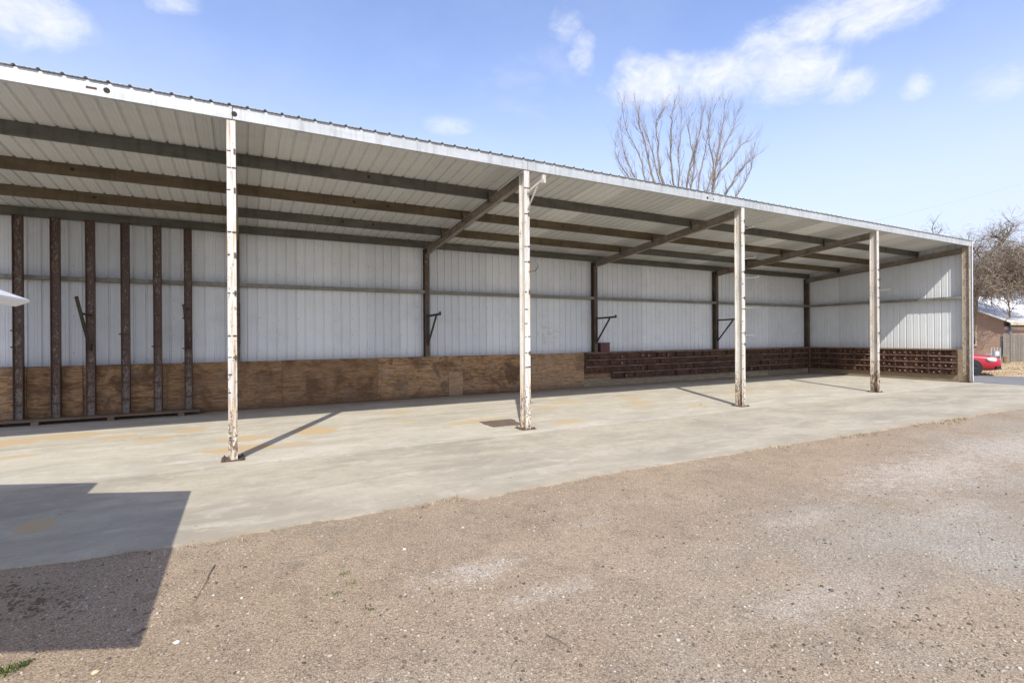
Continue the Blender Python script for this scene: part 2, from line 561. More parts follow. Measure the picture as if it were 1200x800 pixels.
M = {}
M['dirt'] = m_dirt()
inner_stains = [(-.02, 9.97, .36, .10, .75), (-.05, 9.10, .42, .10, .8), (.75, 9.06, .20, .07, .6), (1.20, 10.15, .34, .15, .8), (-2.9, 11.9, .55, .12, .7), (-3.9, 11.6, .6, .16, .75),
                (-2.0, 11.3, .30, .08, .7), (-1.35, 10.75, .28, .07, .75), (-.9, 11.4, .22, .1, .7), (3.2, 11.7, .25, .1, .5), (5.85, 8.62, .33, .07, .75), (9.2, 10.2, .35, .12, .6), (9.6, 11.0, .3, .1, .55), (8.4, 9.2, .2, .06, .6),
                (10.0, 8.9, .3, .06, .55), (7.6, 11.2, .5, .12, .45), (13.6, 10.6, 1.4, .08, .5), (4.3, 9.6, .6, .09, .6), (6.6, 10.6, .3, .1, .45), (-3.0, 10.2, .2, .05, .6), (3.0, 10.4, .3, .05, .5), (16.5, 10.8, 1.2, .06, .4)]
M['floor'] = m_concrete('concrete_pale', (.485, .442, .355), (.36, .325, .258), (.57, .53, .44), inner_stains, True)
M['apron'] = m_concrete('concrete_tan', (.435, .385, .292), (.30, .266, .204), (.505, .455, .358), [(-1.75, 6.3, .12, .10, .7), (-.95, 8.0, .05, .04, .5)], False)
M['wall_sheet'] = m_sheet('white_ribbed_wall_sheet', (.66, .685, .695), (.74, .76, .765), .45, .34, True)
M['roof_sheet'] = m_sheet('grey_ribbed_roof_sheet', (.55, .56, .55), (.63, .64, .63), .42, .38)
M['roof_sheet_new'] = m_sheet('pale_ribbed_roof_sheet', (.70, .71, .69), (.73, .74, .72), .42, .2)
M['trim'] = m_sheet('white_trim', (.84, .84, .84), (.86, .86, .86), .4, .1)
M['fascia'] = m_galv('galvanised_fascia', (.45, .465, .455), (.535, .545, .535), .5, .03)
M['purlin_grey'] = m_galv('purlin_grey_steel', (.085, .082, .068), (.13, .126, .105), .6, .12)
M['purlin_brown'] = m_galv('purlin_brown_steel', (.095, .072, .042), (.15, .118, .072), .65, .22)
M['girt'] = m_galv('girt_steel', (.20, .19, .16), (.28, .265, .225), .6, .2)
M['rafter'] = m_galv('rafter_steel', (.21, .18, .145), (.31, .27, .225), .65, .3)
M['post_white'] = m_paint_post('flaking_white_paint', (.65, .63, .575), (.145, .085, .048), .612, .9, .95)
M['post_dark'] = m_paint_post('peeling_brown_paint', (.085, .058, .040), (.42, .37, .31), .585, .8, .12)
M['post_corner'] = m_paint_post('rusty_corner_paint', (.42, .36, .28), (.13, .085, .055), .55, .8, .4)
M['post_mixed'] = m_paint_post('rust_and_cream_paint', (.60, .56, .49), (.14, .08, .05), .575, .95, .75)
M['upright'] = m_paint_post('rusted_upright_steel', (.068, .034, .020), (.19, .135, .10), .62, .6, .05)
M['upright_web'] = m_paint_post('worn_upright_web', (.085, .046, .029), (.34, .29, .245), .535, .8, .1)
M['rust'] = simple('rusty_steel', (.105, .065, .042), .85, .1, .45, 18.0)
M['darkiron'] = simple('dark_iron', (.055, .045, .038), .7, .2, .35, 15.0)
M['hole'] = simple('dark_opening', (.03, .024, .02), .9, 0, .2, 15.0)
M['rail'] = simple('dark_brown_channel_steel', (.075, .036, .020), .88, .05, .5, 5.0)
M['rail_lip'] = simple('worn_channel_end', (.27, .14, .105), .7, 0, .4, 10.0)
M['rail_edge'] = simple('channel_edge_painted_light', (.20, .125, .094), .9, 0, .55, 2.2)  # paler brown paints the light caught along the top flanges
M['ply'] = m_plywood()
M['skirt'] = m_wood('weathered_skirting', (.22, .165, .105), (.36, .285, .19), (1, 1, 6))
M['plank'] = m_wood('old_plank', (.155, .105, .068), (.26, .19, .13), (1.2, 8, 8))
M['box'] = simple('maroon_metal', (.105, .035, .030), .55, .1, .25, 9.0)
M['scrap'] = m_wood('rotten_board', (.10, .075, .058), (.22, .165, .125), (2, 9, 1))
M['pebble'] = m_island('mixed_pebbles', [(0, (.07, .062, .052)), (.20, (.15, .125, .098)), (.42, (.30, .245, .18)), (.68, (.37, .325, .26)), (.92, (.42, .38, .32)), (1.0, (.50, .47, .41))])


# ------------------------------------------------------------------ ground, slabs, road
def poly_slab(name, pts, z0, z1, mat):
    mb = MB()
    n = len(pts)
    mb.add([(x, y, z0) for x, y in pts] + [(x, y, z1) for x, y in pts],
           [tuple(range(n, 2 * n))] + [(i, (i + 1) % n, n + (i + 1) % n, n + i) for i in range(n)])
    return mb.build(name, mat)


g = MB()
S = 900
g.add([(-S, -S, -.022), (S, -S, -.022), (S, S, -.022), (-S, S, -.022)], [(0, 1, 2, 3)])
tag(g.build('ground', M['dirt']), kind='structure')

edge_pts = [(-14.0, 5.35), (-6, 5.32), (-1.67, 5.29), (-1.13, 5.20), (-.55, 5.12), (.09, 5.14), (.84, 5.17), (1.7, 5.16), (2.08, 5.20), (2.24, 5.02), (2.55, 5.02), (2.91, 5.07), (3.93, 5.12),
            (6.65, 5.11), (9.47, 5.03), (12.45, 4.98), (16.11, 4.81), (19.5, 4.62), (23.2, 4.4)]


def slab_edge(x):
    for (x0, y0), (x1, y1) in zip(edge_pts, edge_pts[1:]):
        if x0 <= x <= x1:
            y = y0 + (y1 - y0) * (x - x0) / (x1 - x0)
            return y + .055 * mnoise.noise((x * 1.7, 3.3, 0)) + .040 * mnoise.noise((x * 6.0, 1.3, 0)) + .020 * mnoise.noise((x * 23.0, 9.3, 0))
    return 5.0


FLOOR_Y = 7.96
ap = []
x = -14.0
while x < 23.18:
    ap.append((x, slab_edge(x)))
    x += .04 if x < 8 else .09
ap += [(23.18, slab_edge(23.1)), (23.18, FLOOR_Y - .004), (-14, FLOOR_Y - .004)]
tag(poly_slab('concrete_apron', ap, -.15, -.004, M['apron']), kind='structure')
tag(poly_slab('concrete_floor', [(-14, FLOOR_Y), (23.20, FLOOR_Y), (23.20, 14.42), (-14, 14.42)], -.15, 0.0, M['floor']), kind='structure')


def m_asphalt():
    m, N = new_mat('worn_asphalt')
    p = world_pos(N)
    n = N.noise(p, .8, 6.0, .6)
    c = N.mix(N.step(n, .3, .7), (.16, .156, .152), (.215, .21, .203))
    f = N.noise(p, 60.0, 4.0, .7)
    c = N.mix(N.math('MULTIPLY', N.step(f, .4, .7), .5), c, (.22, .21, .20))
    finish(N, c, .9, 0, f, .004, .5, .25)
    return m


def m_lawn():
    m, N = new_mat('dry_winter_lawn')
    p = world_pos(N)
    n = N.noise(p, .9, 7.0, .68)
    c = N.mix(N.step(n, .3, .7), (.42, .30, .165), (.54, .42, .26))
    c = N.mix(N.math('MULTIPLY', N.step(N.noise(p, 3.0, 6.0, .7), .5, .7), .5), c, (.24, .165, .10))
    h = N.noise(p, 25.0, 5.0, .7)
    finish(N, c, .95, 0, h, .03, .8, .1)
    return m


M['asphalt'] = m_asphalt()
M['lawn'] = m_lawn()
road_pts = [(23.21, 60), (23.21, 7.9), (23.19, 6.9), (23.6, 5.4), (24.3, 3.6), (25.6, 1.0), (28.5, -4.5), (34, -14), (60, -60), (66, -60), (39, -11), (33.5, -1.0), (30.4, 4.6), (28.2, 8.1), (26.9, 10.6), (26.4, 14), (26.4, 60)]
tag(poly_slab('road', road_pts, -.12, -.014, M['asphalt']), kind='structure')
lawn_pts = [(26.4, 60), (26.4, 14), (26.9, 10.6), (28.2, 8.1), (30.4, 4.6), (33.5, -1.0), (39, -11), (66, -60), (140, -60), (140, 60)]
cx_, cy_ = 60, 10
tag(poly_slab('lawn', [(x + .03, y) for x, y in lawn_pts], -.12, .004, M['lawn']), kind='structure')

# ------------------------------------------------------------------ the open shed
TF, TB = 8.26, 14.12           # front face of front posts; face of the back posts
S1 = -.1436
BAYS = [S1 - 6.1, S1, S1 + 4.871, S1 + 10.971, S1 + 17.071, S1 + 23.171]
X_LEFT, X_END = S1 - 6.5, 22.93
SLOPE = -.089


def zroof(y):
    return 5.075 + SLOPE * (y - TF)


shed = thing('open_shed', 'long open-fronted white metal shed on a row of steel posts over the concrete floor', 'shed', (0, 0, 0))

# --- ribbed sheets: 0.914 m cover, four ribs; profile along +u, ribs towards +v
RIB = .2286


def sheet_profile():
    pts = []
    for k in range(4):
        o = k * RIB
        pts += [(o + .000, 0), (o + .055, 0), (o + .060, .003), (o + .072, .003), (o + .077, 0), (o + .110, 0), (o + .115, .003), (o + .127, .003), (o + .132, 0), (o + .170, 0),
                (o + .186, .024), (o + .206, .024), (o + .222, 0)]
    pts.append((4 * RIB + .010, 0))
    return pts


def sheet_mesh(name, U, V, Wd, L, mat, thick=.0016, pr=None):
    pr = pr or sheet_profile()
    mb = MB()
    U, V, Wd = Vector(U), Vector(V), Vector(Wd)
    n = len(pr)
    lo = [U * a + V * b for a, b in pr]
    hi = [p + V * thick for p in lo]
    vs = lo + [p + Wd * L for p in lo] + hi + [p + Wd * L for p in hi]
    fs = []
    for i in range(n - 1):
        fs.append((i, n + i, n + i + 1, i + 1))
        fs.append((2 * n + i, 2 * n + i + 1, 3 * n + i + 1, 3 * n + i))
        fs.append((i, i + 1, 2 * n + i + 1, 2 * n + i))
        fs.append((n + i, 3 * n + i, 3 * n + i + 1, n + i + 1))
    mb.add(vs, fs)
    return mb.mesh(name, mat)


COVER = 4 * RIB
sl_dir = Vector((0, 1, SLOPE)).normalized()
sl_up = Vector((0, -SLOPE, 1)).normalized()
roof_y0, roof_y1 = TF - .045, 14.44
roof_L = (roof_y1 - roof_y0) / sl_dir.y
me_roof = sheet_mesh('roof_sheet', (1, 0, 0), sl_up, sl_dir, roof_L, M['roof_sheet'])
me_roof_new = sheet_mesh('roof_sheet_pale', (1, 0, 0), sl_up, sl_dir, roof_L, M['roof_sheet_new'])
n_sheets = int((23.19 - X_LEFT) / COVER) + 1
x0 = 23.19 - n_sheets * COVER
for i in range(n_sheets):
    xs = x0 + i * COVER
    pale = any(abs(xs + COVER / 2 - c) < COVER * .5 for c in (7.0, 15.4, 19.0))
    o = link('roof_sheet', me_roof_new if pale else me_roof, shed, (xs, roof_y0, zroof(roof_y0) + (.0012 if i % 2 else 0)))
    if pale:
        o['label'] = 'paler replacement roof sheet'

WALL_Y = TB + .212
me_wall = sheet_mesh('wall_sheet', (1, 0, 0), (0, 1, 0), (0, 0, 1), zroof(WALL_Y) - .03 - .02, M['wall_sheet'])
for i in range(n_sheets):
    link('wall_sheet', me_wall, shed, (x0 + i * COVER, WALL_Y + (.0012 if i % 2 else 0), .02))
# end wall sheets: tops cut to the slope
WALL_X = X_END + .212
pr = sheet_profile()
for i in range(7):
    ys = TF + .03 + i * COVER
    ps = [(a, b) for a, b in pr if ys + a < WALL_Y + .01]
    mb = MB()
    n = len(ps)
    vs, fs = [], []
    for t in (0, .0016):
        for (a, b) in ps:
            vs.append((WALL_X + b + t + (.0012 if i % 2 else 0), ys + a, .02))
        for (a, b) in ps:
            vs.append((WALL_X + b + t + (.0012 if i % 2 else 0), ys + a, zroof(ys + a) - .012))
    for k in range(n - 1):
        fs.append((k, k + 1, n + k + 1, n + k))
        fs.append((2 * n + k, 3 * n + k, 3 * n + k + 1, 2 * n + k + 1))
        fs.append((n + k, n + k + 1, 3 * n + k + 1, 3 * n + k))
    mb.add(vs, fs)
    mb.build('wall_sheet', M['wall_sheet'], shed)
# screws on the laps: too small to pick apart
mb = MB()
rs = random.Random(3)
for i in range(n_sheets):
    for xo in (.03, .49):
        xx = x0 + i * COVER + xo
        if xx < -5.5 or rs.random() < .35:
            continue
        for z in (1.45, 1.85, 2.25, 2.65, 3.35, 3.75):
            if rs.random() < .75:
                mb.obox((xx, WALL_Y - .002, z + rs.uniform(-.03, .03)), (1, 0, 0), (0, 1, 0), (0, 0, 1), .006, .004, .008)
tag(mb.build('screws', M['darkiron'], shed), kind='stuff')

# --- fascia (front eave channel), one length for each bay, with lap gaps
fx = [X_LEFT, S1 + .02, S1 + 4.871 + .02, S1 + 10.971 + .9, S1 + 14.5, 23.10]
for a, b in zip(fx, fx[1:]):
    mb = MB()
    zt = zroof(TF) - .004
    mb.prism([(0, 0), (.060, -.004), (.060, .014), (.004, .010), (.004, .172), (.060, .168), (.060, .178), (0, .182)], (a + .005, TF - .014, zt - .184), (0, 1, 0), (0, 0, 1), (1, 0, 0), b - a - .010)
    mb.build('fascia', M['fascia'], shed)
# openings and a slot in the fascia seen near the posts
for (px, py, r_) in [(125, 106, .035), (274.5, 133.6, .036), (829, 232, .028), (836, 233.5, .014)]:
    d = ray(px, py)
    p = d * ((TF - .014) / d.y) + Vector((0, 0, EYE))
    mb = MB()
    mb.tube([(p.x, p.y - .006, p.z), (p.x, p.y + .02, p.z)], r_, 14)
    mb.build('fascia_hole', M['hole'], shed)
d = ray(107, 103)
p = d * ((TF - .014) / d.y) + Vector((0, 0, EYE))
MB().box(p.x - .055, p.x + .055, p.y - .005, p.y + .01, p.z - .012, p.z + .012).build('fascia_slot', M['rust'], shed)

# --- purlins: lipped channels, one length for each bay
PURLINS = [9.86, 11.32, 12.78]
for k, py_ in enumerate(PURLINS):
    for j, (a, b) in enumerate(zip([X_LEFT] + BAYS[1:-1], BAYS[1:-1] + [X_END + .19])):
        zb = zroof(py_) - .203
        mb = MB()
        mb.prism(cchan(.075, .198), (a + .004, py_, zb), (0, 1, 0), (0, 0, 1), (1, 0, 0), b - a - .008)
        o = mb.build('purlin', M['purlin_brown' if (k == 1 or (k == 2 and j in (0, 2, 4)) or (k == 1 and j > 3)) else 'purlin_grey'], shed)
        rs = random.Random(k * 10 + j)
        for xx in (a + (b - a) * .47, a + (b - a) * .62):
            if rs.random() < .7:
                MB().tube([(xx, py_ - .004, zb + .11), (xx, py_ + .002, zb + .11)], .03, 10).build('bolt_hole', M['hole'], o)
# back eave strut
for a, b in zip([X_LEFT] + BAYS[1:-1], BAYS[1:-1] + [X_END + .19]):
    mb = MB()
    mb.prism(cchan(.075, .186), (a + .004, TB + .012, zroof(TB) - .205), (0, 1, 0), (0, 0, 1), (1, 0, 0), b - a - .008)
    mb.build('eave_strut', M['purlin_grey'], shed)

# --- front posts
WH = [('post_white', 0), ('post_white', 1), ('post_white', 2), ('post_white', 3), ('post_mixed', 4)]
for k, sx in enumerate(BAYS):
    end_post = k == 5
    sx_ = sx - .035 if end_post else sx
    mat = M['post_corner'] if end_post else M['post_mixed'] if k == 4 else M['post_white']
    mb = MB()
    mb.prism(ibeam(.114, .205), (sx_, TF + .1025, .014), (1, 0, 0), (0, 1, 0), (0, 0, 1), 4.876 - .014)
    post = mb.build('post', mat, shed)
    pl = MB()
    pl.box(sx_ - .15, sx_ + .15, TF - .05, TF + .26, .0, .014)
    for ax in (-.115, .115):
        for ay in (-.02, .23):
            pl.tube([(sx_ + ax, TF + ay, .014), (sx_ + ax, TF + ay, .045)], .013, 6)
            pl.tube([(sx_ + ax, TF + ay, .014), (sx_ + ax, TF + ay, .026)], .022, 6)
    pl.build('base_plate', M['rust'], post)
    if not end_post:
        # weld scars and tabs up the front flange
        rs = random.Random(40 + k)
        wm = MB()
        z = .34
        while z < 4.6:
            zz = z + rs.uniform(-.02, .02)
            wl = rs.uniform(.028, .058)
            wm.box(sx_ - .052 - rs.uniform(0, .006), sx_ - .052 + wl, TF - .0035, TF + .002, zz - rs.uniform(.006, .012), zz + rs.uniform(.006, .013))
            if rs.random() < .6:
                wm.box(sx_ + .008, sx_ + .056, TF - .0045, TF + .002, zz - rs.uniform(.007, .016), zz + rs.uniform(.006, .02))
            if rs.random() < .3:
                wm.box(sx_ + .03, sx_ + .05, TF - .012, TF + .002, zz - .04, zz + .035)
            z += .295 * rs.choice((1, 1, 1, 2)) * rs.uniform(.85, 1.1)
        tag(wm.build('weld_scars', M['rust'], post), kind='stuff')
    # splice near the rafter
    if 1 < k < 5:
        MB().box(sx_ - .058, sx_ + .002 - .008, TF + .196, TF + .204, 4.45, 4.86).build('splice_plate', M['rust'], post)
    if k in (3, 4):   # thin rods welded to the front flange
        for z, L in ((4.36, .55), (3.62, .62), (3.14, .8), (2.42, .75), (1.75, .6)) if k == 3 else ((3.08, .55), (1.95, .5)):
            MB().tube([(sx_ + .05, TF - .004, z), (sx_ + .05, TF - .004 - L * .45, z - .01), (sx_ + .05, TF - .004 - L * .5, z + .035)], .0065, 6).build('hook_rod', M['fascia'], post)
    if k == 2:        # light bracket near the head of the second post and a hook lower down
        br = MB()
        br.bar((sx_ + .02, TF - .003, 4.46), (sx_ + .02, TF - .56, 4.555), .035, .045)
        br.obox((sx_ + .02, TF - .575, 4.555), (1, 0, 0), (0, 1, 0), (0, 0, 1), .03, .03, .07)
        br.bar((sx_ + .02, TF - .003, 4.16), (sx_ + .02, TF - .37, 4.49), .022, .028)
        br.build('lamp_bracket', M['post_white'], post)
        MB().tube([(sx_ + .04, TF - .004, 2.98), (sx_ + .04, TF - .22, 2.96), (sx_ + .04, TF - .33, 3.02), (sx_ + .04, TF - .30, 3.10)], .008, 6).build('hook_rod', M['rust'], post)

# --- rafters: I beams under the purlins
for k, sx in enumerate(BAYS):
    xx = X_END + .06 if k == 5 else sx
    y0 = TF + .207
    y1 = TB + .10
    mb = MB()
    L = (y1 - y0) / sl_dir.y
    zc = zroof(y0) - .205 - .10
    mb.prism(ibeam(.105, .195), (xx, y0, zc), (1, 0, 0), sl_up, sl_dir, L)
    rf = mb.build('rafter', M['rafter'], shed)
    for py_ in PURLINS:     # purlin clips
        MB().box(xx - .062, xx - .054, py_ - .05, py_ - .006, zroof(py_) - .30, zroof(py_) - .06).build('clip', M['darkiron'], rf)

# --- back posts with swing brackets
for k, sx in enumerate(BAYS[1:], 1):
    xx = X_END + .10 if k == 5 else sx
    mb = MB()
    mb.prism(ibeam(.135, .195), (xx, TB + .1, .0), (1, 0, 0), (0, 1, 0), (0, 0, 1), zroof(TB) - .205 - .008)
    post = mb.build('back_post', M['post_dark'], shed)
    if k in (2, 3, 4):
        ya = TB - .005
        MB().bar((xx + .01, ya, 2.37), (xx + .01, ya - 1.02, 2.385), .05, .06).build('bracket_arm', M['darkiron'], post)
        MB().bar((xx + .01, ya - .72, 2.345), (xx + .01, ya - .025, 1.57), .04, .045).build('bracket_strut', M['darkiron'], post)
        MB().box(xx - .01, xx + .03, ya - .022, ya + .002, 1.50, 2.32).build('bracket_plate', M['darkiron'], post)
        MB().obox((xx + .01, ya - 1.03, 2.40), (1, 0, 0), (0, 1, 0), (0, 0, 1), .03, .012, .05).build('bracket_stop', M['darkiron'], post)
    if k == 1:
        MB().box(xx - .01, xx + .075, TB - .03, TB - .002, 1.62, 2.62).build('backing_plate', M['rust'], post)

# --- girts
bx = [X_LEFT] + BAYS[1:-1] + [X_END + .10]
for a, b in zip(bx, bx[1:]):
    MB().prism(cchan(.09, .205, .004, .02), (a + .072, WALL_Y - .004, 3.03), (0, 0, 1), (0, -1, 0), (1, 0, 0), b - a - .144).build('girt', M['girt'], shed)
MB().prism(cchan(.09, .205, .004, .02), (WALL_X - .004, TF + .215, 3.02), (0, 0, 1), (-1, 0, 0), (0, 1, 0), TB - TF - .225).build('girt', M['girt'], shed)

# --- corner trim, rake trim
cm = MB()
cm.prism([(0, 0), (.045, 0), (.045, .11), (.041, .11), (.041, .004), (0, .004)], (WALL_X - .010, TF - .02, .01), (1, 0, 0), (0, 1, 0), (0, 0, 1), 5.06)
cm.build('corner_trim', M['trim'], shed)
rt = MB()
rt.prism([(0, 0), (.045, 0), (.045, -.12), (.042, -.12), (.042, -.003), (0, -.003)], (23.165, roof_y0 - .01, zroof(roof_y0) + .026), (1, 0, 0), sl_up, sl_dir, roof_L + .02)
rt.build('rake_trim', M['trim'], shed)

# --- plywood lining along the foot of the back wall
PLY_Y = 14.10
joints = [X_LEFT + .2, -6.46, -4.02, -1.58, .86, 3.28, 5.77, 8.19, 10.28]
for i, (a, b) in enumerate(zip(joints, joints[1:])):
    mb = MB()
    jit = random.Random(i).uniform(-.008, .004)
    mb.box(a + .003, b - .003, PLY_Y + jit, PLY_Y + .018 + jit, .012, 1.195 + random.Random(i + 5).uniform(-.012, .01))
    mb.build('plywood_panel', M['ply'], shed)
# a narrow strip patched on the front of one sheet
MB().box(-3.52, -3.10, PLY_Y - .022, PLY_Y - .012, .03, 1.19).build('plywood_panel', M['ply'], shed)
MB().box(5.36, 5.80, PLY_Y - .024, PLY_Y - .013, .012, .72).build('plywood_panel', M['ply'], shed)
MB().box(X_LEFT + .2, 10.28, PLY_Y + .022, PLY_Y + .20, 1.15, 1.172).build('ledge', M['plank'], shed)

# --- stacked dark channels over a skirting board (back wall and end wall)
sk = joints[-1]
while sk < X_END - .05:
    e = min(sk + 2.44, X_END - .02)
    MB().box(sk + .004, e - .004, PLY_Y - .004, PLY_Y + .016, .012, .30).build('skirting_board', M['skirt'], shed)
    sk = e
MB().box(10.29, X_END - .02, PLY_Y + .006 + .012, PLY_Y + .024, .31, 1.18).build('backing_board', M['ply'], shed)
PITCH = .232
Z0R = .262


def channel(org, U, V, L, a_off, spacing, name='steel_channel', dots=False):
    """channel lying on its side: U along its length, V out of the wall"""
    org, U, V = Vector(org), Vector(U), Vector(V)
    Z = Vector((0, 0, 1))
    t, dep, hh = .008, .075, PITCH - .012
    tt = .030
    prof = [(0, 0), (dep, 0), (dep, t), (t, t), (t, hh - tt), (dep, hh - tt), (dep, hh), (0, hh)]
    mb = MB()
    mb.prism(prof, org, V, Z, U, L)
    mb.m[5] = mb.m[6] = 1  # front lip and top face carry the painted light
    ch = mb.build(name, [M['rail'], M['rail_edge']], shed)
    rr = random.Random(int(org.x * 131 + org.z * 977))
    sm = MB()
    s = a_off
    q = 0
    while s < L - .05:
        big = q % 2 == 0
        if big and (dots or rr.random() < .2):
            sm.obox(org + U * s + V * (dep * .5) + Z * (hh / 2 - .012), U, V, Z, .012, dep * .42, hh / 2 - .024, 0)
        if dots or rr.random() < .35:
            hz = (.034 if big else .022) * rr.uniform(.7, 1.2)
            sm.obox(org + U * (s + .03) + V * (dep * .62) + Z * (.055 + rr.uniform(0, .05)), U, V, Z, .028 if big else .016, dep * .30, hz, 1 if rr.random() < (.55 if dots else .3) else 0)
        s += spacing
        q += 1
    if sm.v:
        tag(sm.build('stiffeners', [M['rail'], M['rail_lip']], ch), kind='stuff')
    return ch


for row in range(4):
    z = Z0R + row * PITCH
    xs = 11.44 if row == 0 else 10.30
    cuts = [xs, 13.0 if row != 2 else 12.2, 16.3 if row % 2 else 15.2, 19.4 if row % 2 else 18.7, X_END - .10]
    for a, b in zip(cuts, cuts[1:]):
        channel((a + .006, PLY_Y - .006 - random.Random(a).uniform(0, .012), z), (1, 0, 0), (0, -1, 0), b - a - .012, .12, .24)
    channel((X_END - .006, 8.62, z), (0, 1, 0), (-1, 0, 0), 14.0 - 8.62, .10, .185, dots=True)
MB().box(10.30, X_END - .02, PLY_Y - .085, PLY_Y + .2, Z0R + 4 * PITCH + .0, Z0R + 4 * PITCH + .012).build('ledge', M['plank'], shed)
MB().box(X_END - .09, X_END + .2, 8.62, 13.99, Z0R + 4 * PITCH + .0, Z0R + 4 * PITCH + .012).build('ledge', M['skirt'], shed)
MB().box(X_END - .004, X_END + .016, 8.52, 14.08, .012, .255).build('skirting_board', M['skirt'], shed)
MB().box(X_END + .0, X_END + .016, 8.62, 14.08, .262, 1.18).build('backing_board', M['ply'], shed)
MB().box(X_END - .012, X_END + .05, 8.475, 8.60, .012, 1.20).build('end_board', M['skirt'], shed)

# ------------------------------------------------------------------ loose things in the shed
# timber sill under the rusty uprights
sill = thing('timber_sill', 'long low plank on short blocks under the rusty uprights', 'plank', (-3.1, 13.86, 0))
MB().box(-2.6, 2.2, -.17, .17, .075, .115).build('plank', M['plank'], sill)
for xb in (-2.0, -.69, .55, 1.83):
    MB().box(xb - .06, xb + .06, -.155, .15, 0, .074).build('block', M['plank'], sill)

UPX = [-4.10, -3.51, -2.93, -2.32, -1.73, -1.14]
UPL = ['rusty steel upright at the far left, behind the tip of the white canopy',
       'rusty steel upright, second from the left on the plank sill',
       'rusty steel upright with a bracket arm reaching out to the left',
       'plain rusty steel upright, fourth from the left on the plank sill',
       'rusty steel upright with pale worn web, fifth from the left on the plank sill',
       'rusty steel upright at the right end of the sill with a bracket in front']
for i, (ux, lab) in enumerate(zip(UPX, UPL)):
    hgt = 4.335 - .118
    t = thing('steel_upright', lab, 'steel post', (ux, 13.96, .116), 0, 'rusty uprights standing on the plank sill')
    w, dpt, tk = .158, .110, .014
    wb = MB()
    wb.box(-w / 2 + tk, w / 2 - tk, -.006, .006, 0, hgt)
    wb.build('web', M['upright_web'], t)
    for sgn in (-1, 1):
        fb = MB()
        xa = sgn * (w / 2 - tk / 2)
        fb.box(xa - tk / 2, xa + tk / 2, -dpt / 2, dpt / 2, 0, hgt)
        fb.build('flange', M['upright'], t)
    rs = random.Random(90 + i)
    z = .28
    while z < 2.2:
        MB().box(-w / 2 + .015, w / 2 - .015, -.04, -.0065, z, z + rs.uniform(.02, .05)).build('cleat', M['upright'], t)
        if rs.random() < .45:
            MB().box(-w / 2 - .035, -w / 2 - .001, -.03, .02, z + .005, z + .035).build('tab', M['upright'], t)
        z += rs.uniform(.33, .44)
    MB().box(-w / 2 - .012, w / 2 + .012, -dpt / 2 - .006, dpt / 2 - .01, hgt - .012, hgt).build('head_plate', M['upright'], t)
    if i in (2, 5):
        a0, a1 = Vector((0, -.05, 1.42)), Vector((0, -1.0 if i == 2 else -.95, 2.36))
        MB().bar(a0, a1 + Vector((0, -.05, .12)) if i == 2 else a1, .05, .055).build('bracket_strut', M['darkiron'], t)
        MB().bar((0, -.04, 2.16 if i == 2 else 2.33), (0, -.72 if i == 2 else -1.08, 2.17 if i == 2 else 2.36), .045, .04).build('bracket_arm', M['darkiron'], t)

bxo = thing('metal_box', 'small dark maroon metal box on the ledge beside a back post', 'box', (11.17, 14.17, 1.203))
MB().box(-.2, .2, -.11, .11, 0, .30).build('body', M['box'], bxo)
MB().box(-.208, .208, -.118, .118, .295, .325).build('lid', M['box'], bxo)
MB().box(-.02, .02, -.128, -.118, .24, .30).build('latch', M['darkiron'], bxo)

# rotten board lying by the second front post
cs = [on_ground(561.7, 494, .01), on_ground(577.4, 499.8, .01), on_ground(611.0, 497, .01), on_ground(599.6, 490.4, .01)]
mb = MB()
top = []
N_E = 9
for k in range(4):
    a, b = cs[k], cs[(k + 1) % 4]
    for j in range(N_E):
        p = a.lerp(b, j / N_E)
        q = p + Vector((random.uniform(-.018, .018), random.uniform(-.018, .018), 0))
        top.append(q)
nn = len(top)
mb.add([(p.x, p.y, .001) for p in top] + [(p.x, p.y, .011 + random.uniform(-.002, .002)) for p in top], [tuple(range(nn, 2 * nn))] + [(i, (i + 1) % nn, nn + (i + 1) % nn, nn + i) for i in range(nn)])
tag(mb.build('scrap_board', M['scrap']), 'rotten brown board lying flat on the concrete beside a front post', 'board')

# ------------------------------------------------------------------ white canopy reaching in at the left edge
def m_vinyl():
    m, N = new_mat('white_vinyl')
    d = N.n('ShaderNodeBsdfPrincipled', {'Base Color': (.88, .88, .88, 1), 'Roughness': .4})
    t = N.n('ShaderNodeBsdfTranslucent', {'Color': (.85, .85, .85, 1)})
    x = N.n('ShaderNodeMixShader', {0: .3, 1: d.outputs[0], 2: t.outputs[0]})
    N.n('ShaderNodeOutputMaterial', {'Surface': x.outputs[0]})
    return m


M['vinyl'] = m_vinyl()
can = thing('white_canopy', 'white canopy whose pointed corner pokes in at the left edge of the picture', 'canopy', (-4.6, 3.6, 0))
cb = MB()
# sloping roof skin: eave at x=-1.44, rising to a ridge at x=-4.4, falling beyond
OX, OY = -4.6, 3.6


def can_z(x):
    return 2.05 + (.436 * (-1.44 - x) if x > -4.4 else .436 * (2.96 - (-4.4 - x)))


def can_sec(y0, y1, xs, lower):
    """a slab of skin across y0..y1 along xs, with a rolled underside"""
    vs = []
    for x in xs:
        zt = can_z(x)
        th = lower(x)
        vs += [(x - OX, y0 - OY, zt), (x - OX, y1 - OY, zt), (x - OX, y1 - OY, zt - th), (x - OX, y0 - OY, zt - .015)]
    fs = []
    for i in range(len(xs) - 1):
        o, q = i * 4, (i + 1) * 4
        for k in range(4):
            fs.append((o + k, o + (k + 1) % 4, q + (k + 1) % 4, q + k))
    fs.append((0, 3, 2, 1))
    e = (len(xs) - 1) * 4
    fs.append((e, e + 1, e + 2, e + 3))
    cb.add(vs, fs)


